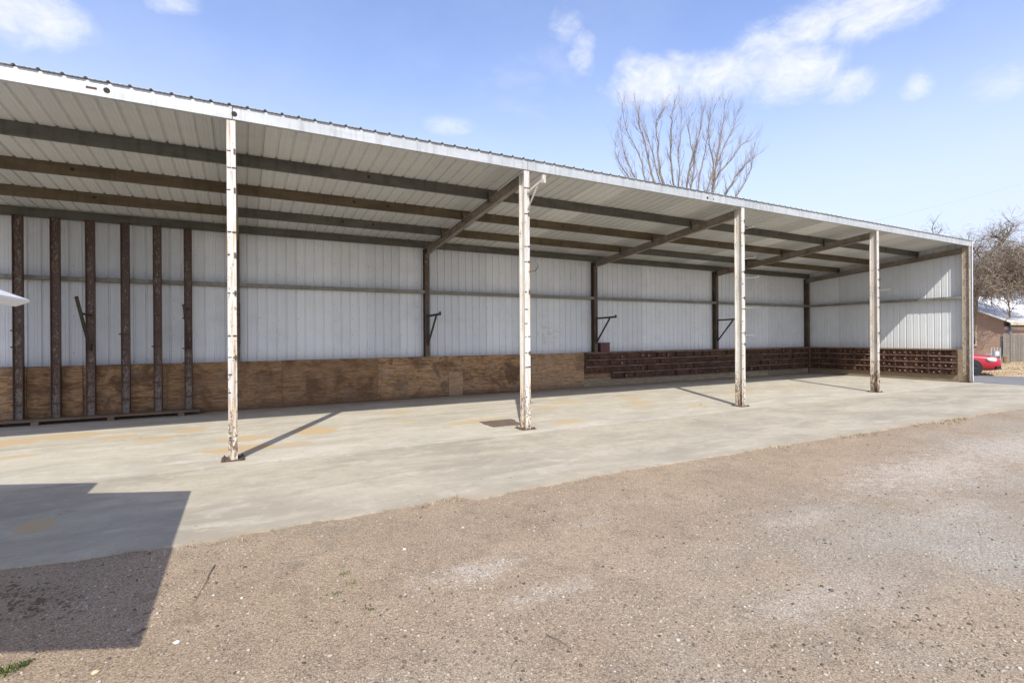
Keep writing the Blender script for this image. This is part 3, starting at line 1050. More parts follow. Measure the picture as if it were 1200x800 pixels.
can_sec(1.81, 5.13, [-1.44, -1.46, -1.49, -1.52, -1.56, -1.62, -1.72, -2.0, -2.4, -2.72],
        lambda x: min(.10, .018 + .85 * (-1.44 - x)))
can_sec(1.30, 5.61, [-2.722, -3.2, -3.8, -4.4, -5.0, -5.8, -6.4], lambda x: .11)
cb.build('roof', M['vinyl'], can)
for (x, y) in ((-2.95, 5.2), (-2.95, 2.0), (-6.1, 5.2), (-6.1, 2.0)):
    MB().box(x - .035 - OX, x + .035 - OX, y - .035 - OY, y + .035 - OY, -.02, can_z(x) - .112).build('leg', M['trim'], can)

# ------------------------------------------------------------------ trees
M['bark_pale'] = m_bark('pale_winter_bark', (.30, .245, .18), (.17, .145, .12))
M['bark_dark'] = m_bark('dark_bark', (.115, .088, .066), (.21, .165, .125))
M['twig'] = m_island('dry_twigs', [(0, (.11, .088, .068)), (.4, (.21, .168, .127)), (.75, (.30, .245, .185)), (1, (.39, .325, .25))])
RT = Vector((math.sin(THETA), -math.cos(THETA), 0))     # right and forward of the photograph's view
FW = Vector((math.cos(THETA), math.sin(THETA), 0))


def smooth_path(pts, n):
    out = []
    P = [pts[0]] + list(pts) + [pts[-1]]
    for i in range(1, len(P) - 2):
        for k in range(n):
            t = k / n
            a, b, c, d = P[i - 1], P[i], P[i + 1], P[i + 2]
            out.append(.5 * ((2 * b) + (c - a) * t + (2 * a - 5 * b + 4 * c - d) * t * t + (3 * b - a - 3 * c + d) * t ** 3))
    out.append(P[-2])
    return out


def branch(limb, twig, rng, p, d, L, r, level, maxlev, up, spread, kids):
    n = 5 if level < maxlev else 3
    pts = [p]
    rad = [r]
    q = p.copy()
    dd = d.normalized()
    for i in range(n):
        dd = (dd + Vector((rng.gauss(0, .12), rng.gauss(0, .12), rng.gauss(0, .08) + up))).normalized()
        q = q + dd * (L / n)
        pts.append(q.copy())
        rad.append(r * (1 - .72 * (i + 1) / n))
    (limb if r > .022 else twig).tube(pts, rad, 5 if r > .03 else 3, cap=False)
    if level >= maxlev:
        return
    for k in range(kids[min(level, len(kids) - 1)]):
        t = rng.uniform(.22, .98)
        i = min(int(t * n), n - 1)
        f = t * n - i
        bp = pts[i].lerp(pts[i + 1], f)
        br = rad[i] * (1 - f) + rad[i + 1] * f
        bd = (pts[i + 1] - pts[i]).normalized()
        side = Vector((rng.gauss(0, 1), rng.gauss(0, 1), rng.gauss(0, .5)))
        side = (side - bd * side.dot(bd)).normalized()
        nd = (bd + side * spread * rng.uniform(.55, 1.25)).normalized()
        branch(limb, twig, rng, bp, nd, L * rng.uniform(.42, .68) * (1.1 - .4 * t), br * rng.uniform(.5, .7), level + 1, maxlev, up, spread, kids)


# --- bare tree behind the shed roof: pollarded, many upright rods
D1 = 24.0
rng = random.Random(12)
t1 = thing('bare_tree', 'tall bare winter tree with many upright rods rising behind the shed roof', 'tree', (on_ground(803, 420).x * 0, 0, 0))
base1 = at_depth(803, 395, D1)
base1.z = -.05
t1.location = base1
limb, twig = MB(), MB()


def rel(px, py, dep):
    return at_depth(px, py, D1 + dep) - base1


fork = rel(803, 330, 0)
limb.tube(smooth_path([Vector((0, 0, 0)), Vector((.12, .05, 1.5)), fork * .9, fork], 4), [.40 - .012 * i for i in range(13)], 9)
rods = [  # image paths from the fork to the tip
    [(803, 330), (775, 260), (758, 218), (748, 180), (734, 152), (729, 122)],
    [(803, 330), (772, 262), (752, 222), (738, 195), (730, 172), (727, 140)],
    [(803, 330), (785, 260), (765, 205), (757, 168), (750, 150), (748, 126)],
    [(803, 330), (788, 262), (772, 210), (764, 172), (752, 145), (746, 124)],
    [(803, 330), (790, 255), (774, 205), (770, 170), (771, 140), (777, 128)],
    [(803, 330), (793, 250), (787, 195), (786, 160), (788, 135), (790, 118)],
    [(803, 330), (798, 250), (796, 200), (796, 165), (798, 145), (799, 128)],
    [(803, 330), (804, 250), (808, 205), (816, 172), (821, 150), (823, 130)],
    [(803, 330), (812, 255), (820, 208), (826, 175), (831, 152), (834, 128)],
    [(803, 330), (822, 270), (835, 222), (842, 178), (846, 150), (850, 116)],
    [(803, 330), (822, 270), (836, 218), (834, 182), (830, 150), (838, 122)],
    [(803, 330), (824, 268), (838, 214), (856, 188), (868, 172), (879, 164)],
    [(803, 330), (830, 270), (845, 238), (858, 215), (868, 196), (884, 182)],
    [(803, 330), (836, 275), (858, 236), (872, 215), (880, 190), (884, 165)],
    [(803, 330), (776, 275), (752, 232), (736, 208), (724, 186), (720, 168)],
    [(803, 330), (800, 260), (812, 210), (812, 180), (806, 150), (812, 132)],
    [(803, 330), (816, 262), (828, 222), (846, 178), (858, 150), (866, 126)]]
for i, rp in enumerate(rods):
    dz = rng.uniform(-1.5, 1.5)
    pts = [rel(px + rng.uniform(-1, 1), py + rng.uniform(-2, 2), dz * min(1, k / 3.0)) for k, (px, py) in enumerate(rp)]
    pts = smooth_path(pts, 3)
    n = len(pts)
    r0 = rng.uniform(.055, .10)
    rad = [max(.011, r0 * (1 - .93 * (k / (n - 1)) ** .8)) for k in range(n)]
    for k in range(1, n):
        pts[k] = pts[k] + Vector((rng.gauss(0, .022), rng.gauss(0, .022), 0))
    limb.tube(pts, rad, 6, cap=False)
    for k in range(4, n - 1):
        for rep in range(3 if k < n - 4 else 4):
            if rng.random() < .85:
                bd = (pts[k + 1] - pts[k]).normalized()
                side = Vector((rng.gauss(0, 1), rng.gauss(0, 1), 0))
                side = (side - bd * side.dot(bd)).normalized()
                branch(limb, twig, rng, pts[k].lerp(pts[k + 1], rng.random()), (bd + side * rng.uniform(.3, .75)), rng.uniform(.4, 1.15), min(rad[k] * .42, .013), 0, 2, .16, .55, [5, 3])
limb.build('trunk', M['bark_pale'], t1, smooth=True)
twig.build('crown', M['twig'], t1)

# --- old tree by the house: leaning limbs and a dense brown mass of fine twigs
D2 = 34.2
rng = random.Random(5)
base2 = at_depth(1133, 400, D2)
base2.z = -.05
t2 = thing('old_tree', 'old leaning tree with a dense mass of brown twigs in front of the house', 'tree', base2)
limb, twig = MB(), MB()


def rel2(px, py, dep=0):
    return at_depth(px, py, D2 + dep) - base2


limbs2 = [([(1133, 422), (1139, 375), (1144, 345), (1150, 318), (1158, 298), (1170, 288), (1178, 280)], .27, .07),
          ([(1170, 288), (1173, 281), (1168, 278), (1163, 279)], .085, .04),
          ([(1174, 285), (1180, 275), (1183, 272), (1187, 264)], .075, .025),
          ([(1148, 322), (1158, 318), (1172, 322), (1188, 326), (1206, 320)], .13, .05),
          ([(1146, 338), (1156, 330), (1166, 336), (1176, 345), (1183, 362), (1184, 372)], .09, .03),
          ([(1148, 322), (1143, 312), (1139, 306), (1134, 300)], .08, .03),
          ([(1150, 316), (1146, 300), (1141, 292), (1136, 283)], .06, .02),
          ([(1160, 300), (1175, 305), (1192, 300), (1212, 296)], .09, .03),
          ([(1139, 375), (1128, 340), (1118, 310), (1112, 285)], .12, .02),
          ([(1188, 326), (1205, 345), (1215, 365)], .05, .02),
          ([(1144, 345), (1160, 345), (1180, 335), (1215, 340)], .09, .03),
          ([(1128, 340), (1105, 315), (1098, 290), (1092, 270)], .07, .015)]
anchor = []
for li, (pth, ra, rb) in enumerate(limbs2):
    dz = rng.uniform(-1.2, 1.2) if li else 0
    pts = [rel2(px, py, dz * k / len(pth)) for k, (px, py) in enumerate(pth)]
    pts = smooth_path(pts, 4)
    n = len(pts)
    for k in range(1, n):
        pts[k] = pts[k] + Vector((rng.gauss(0, .03), rng.gauss(0, .03), rng.gauss(0, .03)))
    limb.tube(pts, [ra + (rb - ra) * k / (n - 1) for k in range(n)], 8, cap=False)
    for k in range(3, n):
        anchor.append((pts[k], li))
        for rep in range(2):
            if rng.random() < .6:
                side = Vector((rng.gauss(0, 1), rng.gauss(0, 1), rng.gauss(0, .8)))
                branch(limb, twig, rng, pts[k], side + Vector((0, 0, .5)), rng.uniform(.5, 1.2), .03, 0, 2, .06, .8, [4, 3])
# fine twig mass: drooping clumps
clumps = []
for k in range(105):
    px = rng.uniform(1146, 1232)
    lo = 292 - max(0, (px - 1165)) * .18 if px > 1160 else 310
    py = rng.uniform(lo, 344)
    if px < 1158 and py < 308:
        continue
    clumps.append(rel2(px, py, rng.uniform(-2.0, 2.0)))
for c in clumps:
    sz = rng.uniform(.45, .95)
    for j in range(150):
        p = c + Vector((rng.gauss(0, sz * .55), rng.gauss(0, sz * .55), rng.gauss(0, sz * .45)))
        d = Vector((rng.gauss(0, 1), rng.gauss(0, 1), rng.gauss(-.35, .9))).normalized()
        L = rng.uniform(.18, .6)
        m_ = p + d * L * .5 + Vector((rng.gauss(0, .05), rng.gauss(0, .05), rng.gauss(0, .05)))
        e = m_ + (d + Vector((0, 0, -.5))).normalized() * L * .5
        r_ = rng.uniform(.006, .015)
        twig.tube([p, m_, e], [r_, r_ * .8, r_ * .35], 3, cap=False)
for j in range(2600):     # loose sprigs at the outline
    a, li = anchor[rng.randrange(len(anchor))]
    p = a + Vector((rng.gauss(0, .55), rng.gauss(0, .55), rng.gauss(.1, .5)))
    d = Vector((rng.gauss(0, 1), rng.gauss(0, 1), rng.gauss(.3, .9))).normalized()
    L = rng.uniform(.2, .7)
    twig.tube([p, p + d * L * .5 + Vector((rng.gauss(0, .04), rng.gauss(0, .04), 0)), p + d * L], [.008, .006, .003], 3, cap=False)
limb.build('trunk', M['bark_dark'], t2, smooth=True)
twig.build('crown', M['twig'], t2)


# ------------------------------------------------------------------ house, fence, yard things
def m_stucco():
    m, N = new_mat('tan_brick_wall')
    p = world_pos(N)
    br = N.n('ShaderNodeTexBrick', {'Vector': N.mapping(p, rot=(math.pi / 2, 0, 0), scale=(1, 1, 1)), 'Color1': (.36, .235, .165, 1), 'Color2': (.43, .295, .215, 1), 'Mortar': (.40, .33, .27, 1), 'Scale': 4.5, 'Mortar Size': .012})
    n = N.noise(p, 1.0, 6.0, .6)
    c = N.mix(N.math('MULTIPLY', N.step(n, .3, .7), .5), br.outputs[0], (.40, .27, .195))
    finish(N, c, .9, 0, br.outputs[1], .01, .4, .2)
    return m


M['house_wall'] = m_stucco()
M['house_roof'] = m_sheet('white_metal_roof', (.86, .86, .85), (.87, .87, .86), .5, .15)
M['cream'] = simple('cream_trim', (.62, .54, .36), .6, 0, .1)
M['pink'] = simple('pinkish_board', (.62, .48, .40), .7, 0, .1)
M['eave_dark'] = simple('brown_eave_and_shade', (.12, .085, .06), .8, 0, .2)
M['glass'] = simple('window_glass', (.03, .035, .042), .08, 0, .2, 2.0, .6)
M['bluegrey'] = simple('bluegrey_pipe', (.19, .25, .30), .6, 0, .1)
M['fencewood'] = m_wood('grey_fence_wood', (.145, .128, .108), (.29, .262, .225), (8, 8, 1.2))
M['greymetal'] = simple('grey_meter_metal', (.42, .46, .48), .4, .3, .1)

al = R(30)
HA = RT * math.cos(al) + FW * math.sin(al)     # along the eave wall
HB = -RT * math.sin(al) + FW * math.cos(al)    # along the gable wall
hc = at_depth(1176, 400, 34.0)
hc.z = 0
house = thing('house', 'low tan house with a white metal roof across the road', 'house', hc, math.atan2(HA.y, HA.x))
# local axes: x along the eave wall, y along the gable wall
WL, GW, EAVE, HS = 16.0, 9.0, 2.62, .50
mb = MB()
ridge = EAVE + HS * GW / 2
mb.add([(0, 0, 0), (WL, 0, 0), (WL, GW, 0), (0, GW, 0), (0, 0, EAVE), (WL, 0, EAVE), (WL, GW, EAVE), (0, GW, EAVE), (0, GW / 2, ridge), (WL, GW / 2, ridge)],
       [(0, 1, 5, 4), (1, 2, 6, 9, 5), (2, 3, 7, 6), (3, 0, 4, 8, 7)])
mb.build('wall', M['house_wall'], house)
mb = MB()
o_ = .45
for sgn in (0, 1):
    ye = -o_ if sgn == 0 else GW + o_
    ze = EAVE - HS * o_ + .06
    yr = GW / 2
    zr = ridge + .06
    a = [(-.35, ye, ze), (WL + .35, ye, ze), (WL + .35, yr, zr), (-.35, yr, zr)]
    mb.add(a + [(x, y, z + .07) for x, y, z in a], [(0, 3, 2, 1), (4, 5, 6, 7), (0, 1, 5, 4), (1, 2, 6, 5), (3, 0, 4, 7)])
roof = mb.build('roof', M['house_roof'], house)
for k in range(34):    # standing seams on the slope seen
    xs = -.1 + k * .48
    MB().bar((xs, -o_ + .02, EAVE - HS * o_ + .145), (xs, GW / 2 - .05, ridge + .115), .03, .03).build('seam', M['house_roof'], roof)
MB().box(-.33, WL + .3, -o_ - .02, -o_ + .0, EAVE - HS * o_ - .08, EAVE - HS * o_ + .125).build('fascia_board', M['cream'], house)
# eave-side frieze, dark panel painted as shade under the eave, and pipe
MB().box(.05, WL - .1, -.05, -.003, 2.0, 2.22).build('frieze_board', M['pink'], house)
MB().box(.05, WL - .1, -.03, -.002, 2.225, 2.55).build('eave_shade_panel', M['eave_dark'], house)
MB().box(.75, .87, -.16, -.06, .0, 2.55).build('downspout', M['bluegrey'], house)
# gable window with cream trim
wp = (1.86, .95)
wdw = MB().box(-.045, -.003, wp[0] - .48, wp[0] + .48, .95, 2.35).build('window', M['cream'], house)
for zz in (1.02, 1.69):
    MB().box(-.052, -.046, wp[0] - .40, wp[0] + .40, zz, zz + .60).build('pane', M['glass'], wdw)
MB().box(-.08, -.046, wp[0] - .53, wp[0] + .53, .90, .948).build('sill', M['cream'], wdw)
MB().box(-.36, -.355, GW / 2 - .0, GW + .4, EAVE, EAVE + .01).build('rake_board', M['eave_dark'], house)

# tall wooden fence
f0 = on_ground(1175.5, 424.5)
fdir = (RT * .94 + FW * .34).normalized()
fence = thing('wood_fence', 'tall weathered grey board fence beside the tan house', 'fence', f0, math.atan2(fdir.y, fdir.x))
me_board = MB().box(0, .138, -.012, .012, .03, 1.70).mesh('fence_board', M['fencewood'])
for k in range(48):
    o = link('fence_board', me_board, fence, (k * .146 + random.uniform(-.003, .003), random.uniform(-.006, .006), random.uniform(-.03, .03)))
for k in range(4):
    MB().box(k * 2.4 + .02, k * 2.4 + .12, .06, .16, 0, 1.6).build('fence_post', M['fencewood'], fence)
for z in (.4, 1.3):
    MB().box(0, 7.2, .02, .058, z, z + .09).build('fence_rail', M['fencewood'], fence)
# dark strip painted as the shaded gap between the two fence panels
MB().box(.66, .69, -.028, -.016, .03, 1.72).build('gap_shade_strip', M['eave_dark'], fence)

# low edging wall of boards
l0 = on_ground(1128, 424.5)
l1 = on_ground(1178, 425.5)
ld = (l1 - l0)
low = thing('low_fence', 'low timber edging fence in front of the tan house wall', 'fence', l0, math.atan2(ld.y, ld.x))
LL = ld.length
MB().box(0, LL, -.02, .02, .0, .34).build('panel_board', M['skirt'], low)
MB().box(-.02, LL + .03, -.05, .05, .342, .40).build('top_rail', M['plank'], low)
for k in range(4):
    MB().box(LL * k / 3 - .05, LL * k / 3 + .05, -.07, -.021, 0, .34).build('fence_post', M['plank'], low)
MB().box(LL - .0 + .04, LL + .16, -.06, .06, 0, .52).build('end_post', M['skirt'], low)

# gas meter on pipes
gm = on_ground(1167, 425.5)
meter = thing('gas_meter', 'small grey gas meter on pipes in front of the low fence', 'meter', gm, math.atan2(RT.y, RT.x))
MB().box(-.14, .14, -.09, .09, .42, .72).build('meter_body', M['greymetal'], meter)
MB().tube([(0, -.09, .58), (0, -.11, .58)], .09, 14).build('dial', M['trim'], meter)
for sx_ in (-.26, .26):
    MB().tube([(sx_, 0, 0), (sx_, 0, .92), (sx_ * .3, 0, .92), (sx_ * .3, 0, .70)], .022, 8).build('pipe', M['greymetal'], meter)
MB().tube([(-.55, 0, 0), (-.55, 0, .55), (-.26, 0, .55)], .02, 8).build('pipe', M['greymetal'], meter)


# ------------------------------------------------------------------ red car
def m_paint(col):
    m, N = new_mat('red_car_paint')
    p = finish(N, (*col, 1), .28, 0.0, None, spec=.5)
    p.inputs['Coat Weight'].default_value = .7
    p.inputs['Coat Roughness'].default_value = .05
    return m


M['carpaint'] = m_paint((.40, .012, .022))
M['black'] = simple('black_plastic', (.018, .018, .019), .5, 0, .2)
M['tyre'] = simple('tyre_rubber', (.02, .02, .02), .85, 0, .2)
M['rim'] = simple('dark_rim', (.10, .10, .105), .4, .5, .05)
M['lens'] = simple('headlight_lens', (.78, .76, .70), .12, 0, .06, 12.0, .8)
M['amber'] = simple('amber_lens', (.75, .38, .08), .2, 0, .1)
M['plate'] = simple('plate_white', (.8, .8, .8), .5, 0, .03)

wheel_pt = on_ground(1137.5, 440.0, -.014)
head = (RT * .83 - FW * .56).normalized()
left_ = Vector((-head.y, head.x, 0))
FAX, HALF = 1.36, .86
car_o = wheel_pt - head * FAX + left_ * (HALF - .10)
car = thing('red_car', 'red car parked nose-first past the shed corner', 'car', (car_o.x, car_o.y, -.014), math.atan2(head.y, head.x))
# lower body loft: x, half width, bottom z, shoulder z, top z
st = [(-2.26, .58, .34, .66, .80), (-2.18, .76, .24, .78, .96), (-1.9, .85, .20, .84, 1.02), (-1.2, .88, .19, .86, 1.00), (-.3, .88, .18, .86, .98), (.6, .88, .18, .85, .97),
      (1.0, .88, .19, .83, .95), (1.5, .88, .20, .80, .90), (1.95, .87, .20, .76, .85), (2.16, .85, .21, .72, .81), (2.27, .81, .23, .67, .76), (2.32, .74, .26, .60, .70), (2.335, .60, .31, .55, .63)]


def ring(x, w, zb, zs, zt):
    h = [(w * .80, zb), (w * .97, zb + .10), (w, (zb + zs) / 2), (w * .985, zs - .03), (w * .93, zs + (zt - zs) * .55), (w * .72, zt - .01), (w * .35, zt + .015)]
    return [(x, -a, b) for a, b in h] + [(x, a, b) for a, b in reversed(h)]


def loft(stations, mat, name, parent, smooth=True):
    mb = MB()
    rs_ = [ring(*s) for s in stations]
    n = len(rs_[0])
    vs = [p for r_ in rs_ for p in r_]
    fs = []
    for i in range(len(rs_) - 1):
        for k in range(n):
            fs.append((i * n + k, (i + 1) * n + k, (i + 1) * n + (k + 1) % n, i * n + (k + 1) % n))
    fs.append(tuple(range(n)))
    fs.append(tuple(range((len(rs_) - 1) * n + n - 1, (len(rs_) - 1) * n - 1, -1)))
    mb.add(vs, fs)
    o = mb.build(name, mat, parent, smooth)
    return o


body = loft(st, M['carpaint'], 'body', car)
sub = body.modifiers.new('smooth', 'SUBSURF')
sub.levels = sub.render_levels = 2
# cabin
cab = [(-1.75, .66, .93, 1.00, 1.02), (-1.35, .69, .93, 1.22, 1.27), (-.7, .70, .93, 1.34, 1.41), (-.1, .70, .93, 1.36, 1.43), (.35, .69, .93, 1.28, 1.36), (.75, .68, .93, 1.10, 1.16), (1.08, .66, .90, .96, .98)]
cb_o = loft(cab, M['carpaint'], 'cabin', car)
sub = cb_o.modifiers.new('smooth', 'SUBSURF')
sub.levels = sub.render_levels = 2
for sgn in (-1, 1):
    yy = sgn * .705
    for (xa, xb, ta, tb) in ((-1.32, -.42, 1.20, 1.33), (-.36, .62, 1.33, 1.14)):
        mb = MB()
        mb.add([(xa, yy, .99), (xb, yy, .99), (xb - .04, sgn * .675, tb - .03), (xa + .1, sgn * .675, ta - .02)] + [(xa, yy * .97, .99), (xb, yy * .97, .99), (xb - .04, sgn * .64, tb - .03), (xa + .1, sgn * .64, ta - .02)],
               [(0, 1, 2, 3), (7, 6, 5, 4), (0, 4, 5, 1), (1, 5, 6, 2), (2, 6, 7, 3), (3, 7, 4, 0)])
        mb.build('side_window', M['glass'], car)
    MB().obox((.72, sgn * .96, .98), (1, 0, 0), (0, 1, 0), (0, 0, 1), .06, .09, .06).build('mirror', M['carpaint'], car)
    hl = MB()
    ax_ = Vector((.80, -sgn * .60, -.10)).normalized()
    az_ = Vector((.25, sgn * .15, 1)).normalized()
    ay_ = az_.cross(ax_).normalized()
    az_ = ax_.cross(ay_)
    cc = Vector((2.06, sgn * .755, .675))
    nl, nm = 8, 14
    vs = [cc + ax_ * (.27 * math.sin(math.pi * i / nl) * math.cos(2 * math.pi * j / nm)) + ay_ * (.12 * math.sin(math.pi * i / nl) * math.sin(2 * math.pi * j / nm)) + az_ * (.105 * math.cos(math.pi * i / nl))
          for i in range(nl + 1) for j in range(nm)]
    hl.add(vs, [(i * nm + j, (i + 1) * nm + j, (i + 1) * nm + (j + 1) % nm, i * nm + (j + 1) % nm) for i in range(nl) for j in range(nm)])
    hlo = hl.build('headlight', M['lens'], car, True)
    MB().obox((1.90, sgn * .862, .69), Vector((.9, -sgn * .42, 0)).normalized(), Vector((sgn * .42, .9, 0)).normalized(), (0, 0, 1), .05, .03, .04).build('turn_signal', M['amber'], hlo)
    MB().obox((2.17, sgn * .76, .36), Vector((.8, -sgn * .6, 0)), Vector((sgn * .6, .8, 0)), (0, 0, 1), .10, .09, .06).build('fog_light_recess', M['black'], car)
MB().add([(.60, -.60, 1.30), (.60, .60, 1.30), (1.06, .62, 1.0), (1.06, -.62, 1.0), (.52, -.58, 1.27), (.52, .58, 1.27), (.98, .6, .97), (.98, -.6, .97)],
         [(0, 3, 2, 1), (4, 5, 6, 7), (0, 1, 5, 4), (2, 3, 7, 6), (1, 2, 6, 5), (3, 0, 4, 7)]).build('windshield', M['glass'], car)
gr = MB()
gr.box(2.10, 2.322, -.52, .52, .52, .66)
gr.build('grille', M['black'], car)
MB().box(2.10, 2.322, -.55, .55, .28, .38).build('lower_grille', M['black'], car)
MB().box(2.335, 2.348, -.155, .155, .38, .49).build('licence_plate', M['plate'], car)
for ax in (FAX, -1.30):
    for sgn in (-1, 1):
        yo = sgn * HALF
        wl = MB()
        prof = [(.0, .205), (.015, .285), (.05, .318), (.15, .318), (.185, .285), (.20, .205)]
        n = 22
        for k in range(n):
            a0, a1 = 2 * math.pi * k / n, 2 * math.pi * (k + 1) / n
            for (d0, r0), (d1, r1) in zip(prof, prof[1:]):
                wl.add([(r0 * math.cos(a0), d0 - .1, r0 * math.sin(a0)), (r1 * math.cos(a0), d1 - .1, r1 * math.sin(a0)), (r1 * math.cos(a1), d1 - .1, r1 * math.sin(a1)), (r0 * math.cos(a1), d0 - .1, r0 * math.sin(a1))], [(0, 1, 2, 3)])
        wo = link('wheel', wl.mesh('tyre', M['tyre'], True), car, (ax, yo - sgn * .07, .318))
        rm = MB()
        rm.tube([(0, -.075, 0), (0, .075, 0)], .205, 20)
        for k in range(5):
            a = 2 * math.pi * k / 5
            rm.obox((math.cos(a) * .11, sgn * .085, math.sin(a) * .11), (math.cos(a), 0, math.sin(a)), (0, 1, 0), (-math.sin(a), 0, math.cos(a)), .09, .012, .02)
        rm.build('rim', M['rim'], wo)
        wa = MB()
        wa.tube([(ax, yo - sgn * .25, .33), (ax, yo + sgn * .012, .33)], .37, 24)
        wa.build('wheel_arch', M['black'], car)

# ------------------------------------------------------------------ power line far behind
pA = at_depth(905, 283, 55)
pB = at_depth(1330, 178, 40)
cable = thing('power_line', 'thin power cable crossing the sky above the right end of the shed roof', 'cable', (0, 0, 0))
pts = [pA.lerp(pB, k / 24) - Vector((0, 0, .5 * math.sin(math.pi * k / 24))) for k in range(25)]
MB().tube(pts, .008, 5).build('wire', M['greymetal'], cable)
for p in (pA, pB):
    MB().tube([(p.x, p.y, -.02), (p.x, p.y, p.z + .25)], [.16, .11], 10).build('pole', M['plank'], cable)

# ------------------------------------------------------------------ pebbles, weeds, sticks
rngn = np.random.default_rng(4)


def pebbles(n, seed, rmin, rmax, dmin, dmax, power):
    rg = np.random.default_rng(seed)
    ico_v = []
    ph = (1 + 5 ** .5) / 2
    for a in (-1, 1):
        for b in (-ph, ph):
            ico_v += [(0, a, b), (a, b, 0), (b, 0, a)]
    ico_v = np.array(ico_v) / np.linalg.norm(ico_v[0])
    from itertools import combinations
    el = min(np.linalg.norm(ico_v[i] - ico_v[j]) for i, j in combinations(range(12), 2))
    fc = []
    for i, j, k in combinations(range(12), 3):
        if all(abs(np.linalg.norm(ico_v[a] - ico_v[b]) - el) < 1e-3 for a, b in ((i, j), (j, k), (i, k))):
            nrm = np.cross(ico_v[j] - ico_v[i], ico_v[k] - ico_v[i])
            fc.append((i, j, k) if nrm.dot(ico_v[i]) > 0 else (i, k, j))
    fc = np.array(fc)
    u = rg.random(n * 3)
    d = dmin * (dmax / dmin) ** (u ** power)
    a = rg.uniform(R(-42), R(122), n * 3)
    xs, ys = d * np.cos(a), d * np.sin(a)
    keep = np.array([y < slab_edge(x) - abs(random.gauss(0, .05)) + .01 if -14 < x < 23 else False for x, y in zip(xs, ys)])
    # clumping, and more stones on the gravelly side
    cl = np.array([mnoise.noise((x * .8, y * .8, 2.0)) + .5 * mnoise.noise((x * 3, y * 3, 5.0)) for x, y in zip(xs, ys)])
    grav = np.clip((-ys + .22 * xs + 2.9) / 2.3, 0, 1)
    keep &= rg.random(n * 3) < np.clip(.26 + .75 * cl + .5 * grav, .05, 1)
    xs, ys = xs[keep][:n], ys[keep][:n]
    m = len(xs)
    sz = rmin * (rmax / rmin) ** (rg.random(m) ** 3.4)
    sc = np.stack([sz * rg.uniform(.75, 1.35, m), sz * rg.uniform(.7, 1.2, m), sz * rg.uniform(.4, .75, m)], 1)
    an = rg.uniform(0, 2 * np.pi, m)
    V = ico_v[None] * (1 + rg.uniform(-.22, .22, (m, 12, 1))) * sc[:, None, :]
    ca, sa = np.cos(an)[:, None], np.sin(an)[:, None]
    X = V[:, :, 0] * ca - V[:, :, 1] * sa + xs[:, None]
    Y = V[:, :, 0] * sa + V[:, :, 1] * ca + ys[:, None]
    Z = V[:, :, 2] - .022 + (sc[:, 2] * .35)[:, None]
    P = np.stack([X, Y, Z], 2).reshape(-1, 3)
    F = (fc[None] + (np.arange(m) * 12)[:, None, None]).reshape(-1, 3)
    me = bpy.data.meshes.new('pebbles')
    me.vertices.add(len(P))
    me.vertices.foreach_set('co', P.astype(np.float32).ravel())
    me.loops.add(F.size)
    me.loops.foreach_set('vertex_index', F.astype(np.int32).ravel())
    me.polygons.add(len(F))
    me.polygons.foreach_set('loop_start', (np.arange(len(F)) * 3).astype(np.int32))
    me.polygons.foreach_set('loop_total', np.full(len(F), 3, np.int32))
    me.materials.append(M['pebble'])
    me.update(calc_edges=True)
    return link('gravel', me)


tag(pebbles(95000, 11, .0022, .0125, 1.2, 16, .90), 'loose gravel strewn over the tan dirt yard', 'gravel', kind='stuff')

M['weed'] = m_island('weed_green', [(0, (.045, .07, .018)), (.5, (.09, .12, .035)), (1, (.17, .18, .06))])
M['straw'] = m_island('dry_straw', [(0, (.22, .17, .09)), (.5, (.36, .28, .16)), (1, (.46, .38, .24))])


def blades(mb, rg, c, n, h, spread, lean=.8, w=.004):
    for _ in range(n):
        a = rg.uniform(0, 2 * math.pi)
        p = c + Vector((rg.gauss(0, spread), rg.gauss(0, spread), 0))
        L = h * rg.uniform(.5, 1.2)
        d = Vector((math.cos(a) * lean * rg.random(), math.sin(a) * lean * rg.random(), 1)).normalized()
        s = Vector((-math.sin(a), math.cos(a), 0)) * w
        q = p + d * L * .6
        e = q + (d + Vector((math.cos(a), math.sin(a), -.6)) * .7).normalized() * L * .5
        mb.add([p - s, p + s, q + s * .8, q - s * .8, e], [(0, 1, 2, 3), (3, 2, 4)])


weeds = [((6, 787), 90, .03, .03, 'largest green weed clump at the bottom left corner of the dirt'),
         ((27, 779), 60, .028, .02, 'green weed tuft just beside the bottom left corner clump'),
         ((404, 673), 26, .02, .022, 'small dark weed in the middle of the dirt, nearest the slab'),
         ((411, 684), 18, .018, .018, 'small weed just below the topmost of the dirt weeds'),
         ((393, 696), 20, .018, .02, 'small weed at the left of the little weed row in the dirt'),
         ((432, 714), 26, .022, .024, 'small weed with twigs at the near end of the weed row'),
         ((369, 651), 14, .015, .03, 'tiny flat weed in the dirt close to the slab edge')]
for i, ((px, py), n, h, sp, lab) in enumerate(weeds):
    c = on_ground(px, py, -.022)
    mb = MB()
    blades(mb, random.Random(60 + i), Vector((0, 0, 0)), n, h, sp, 1.0, .0035)
    tag(mb.build('weed', M['weed'], None, loc=c), lab, 'weed', 'weeds in the dirt yard')
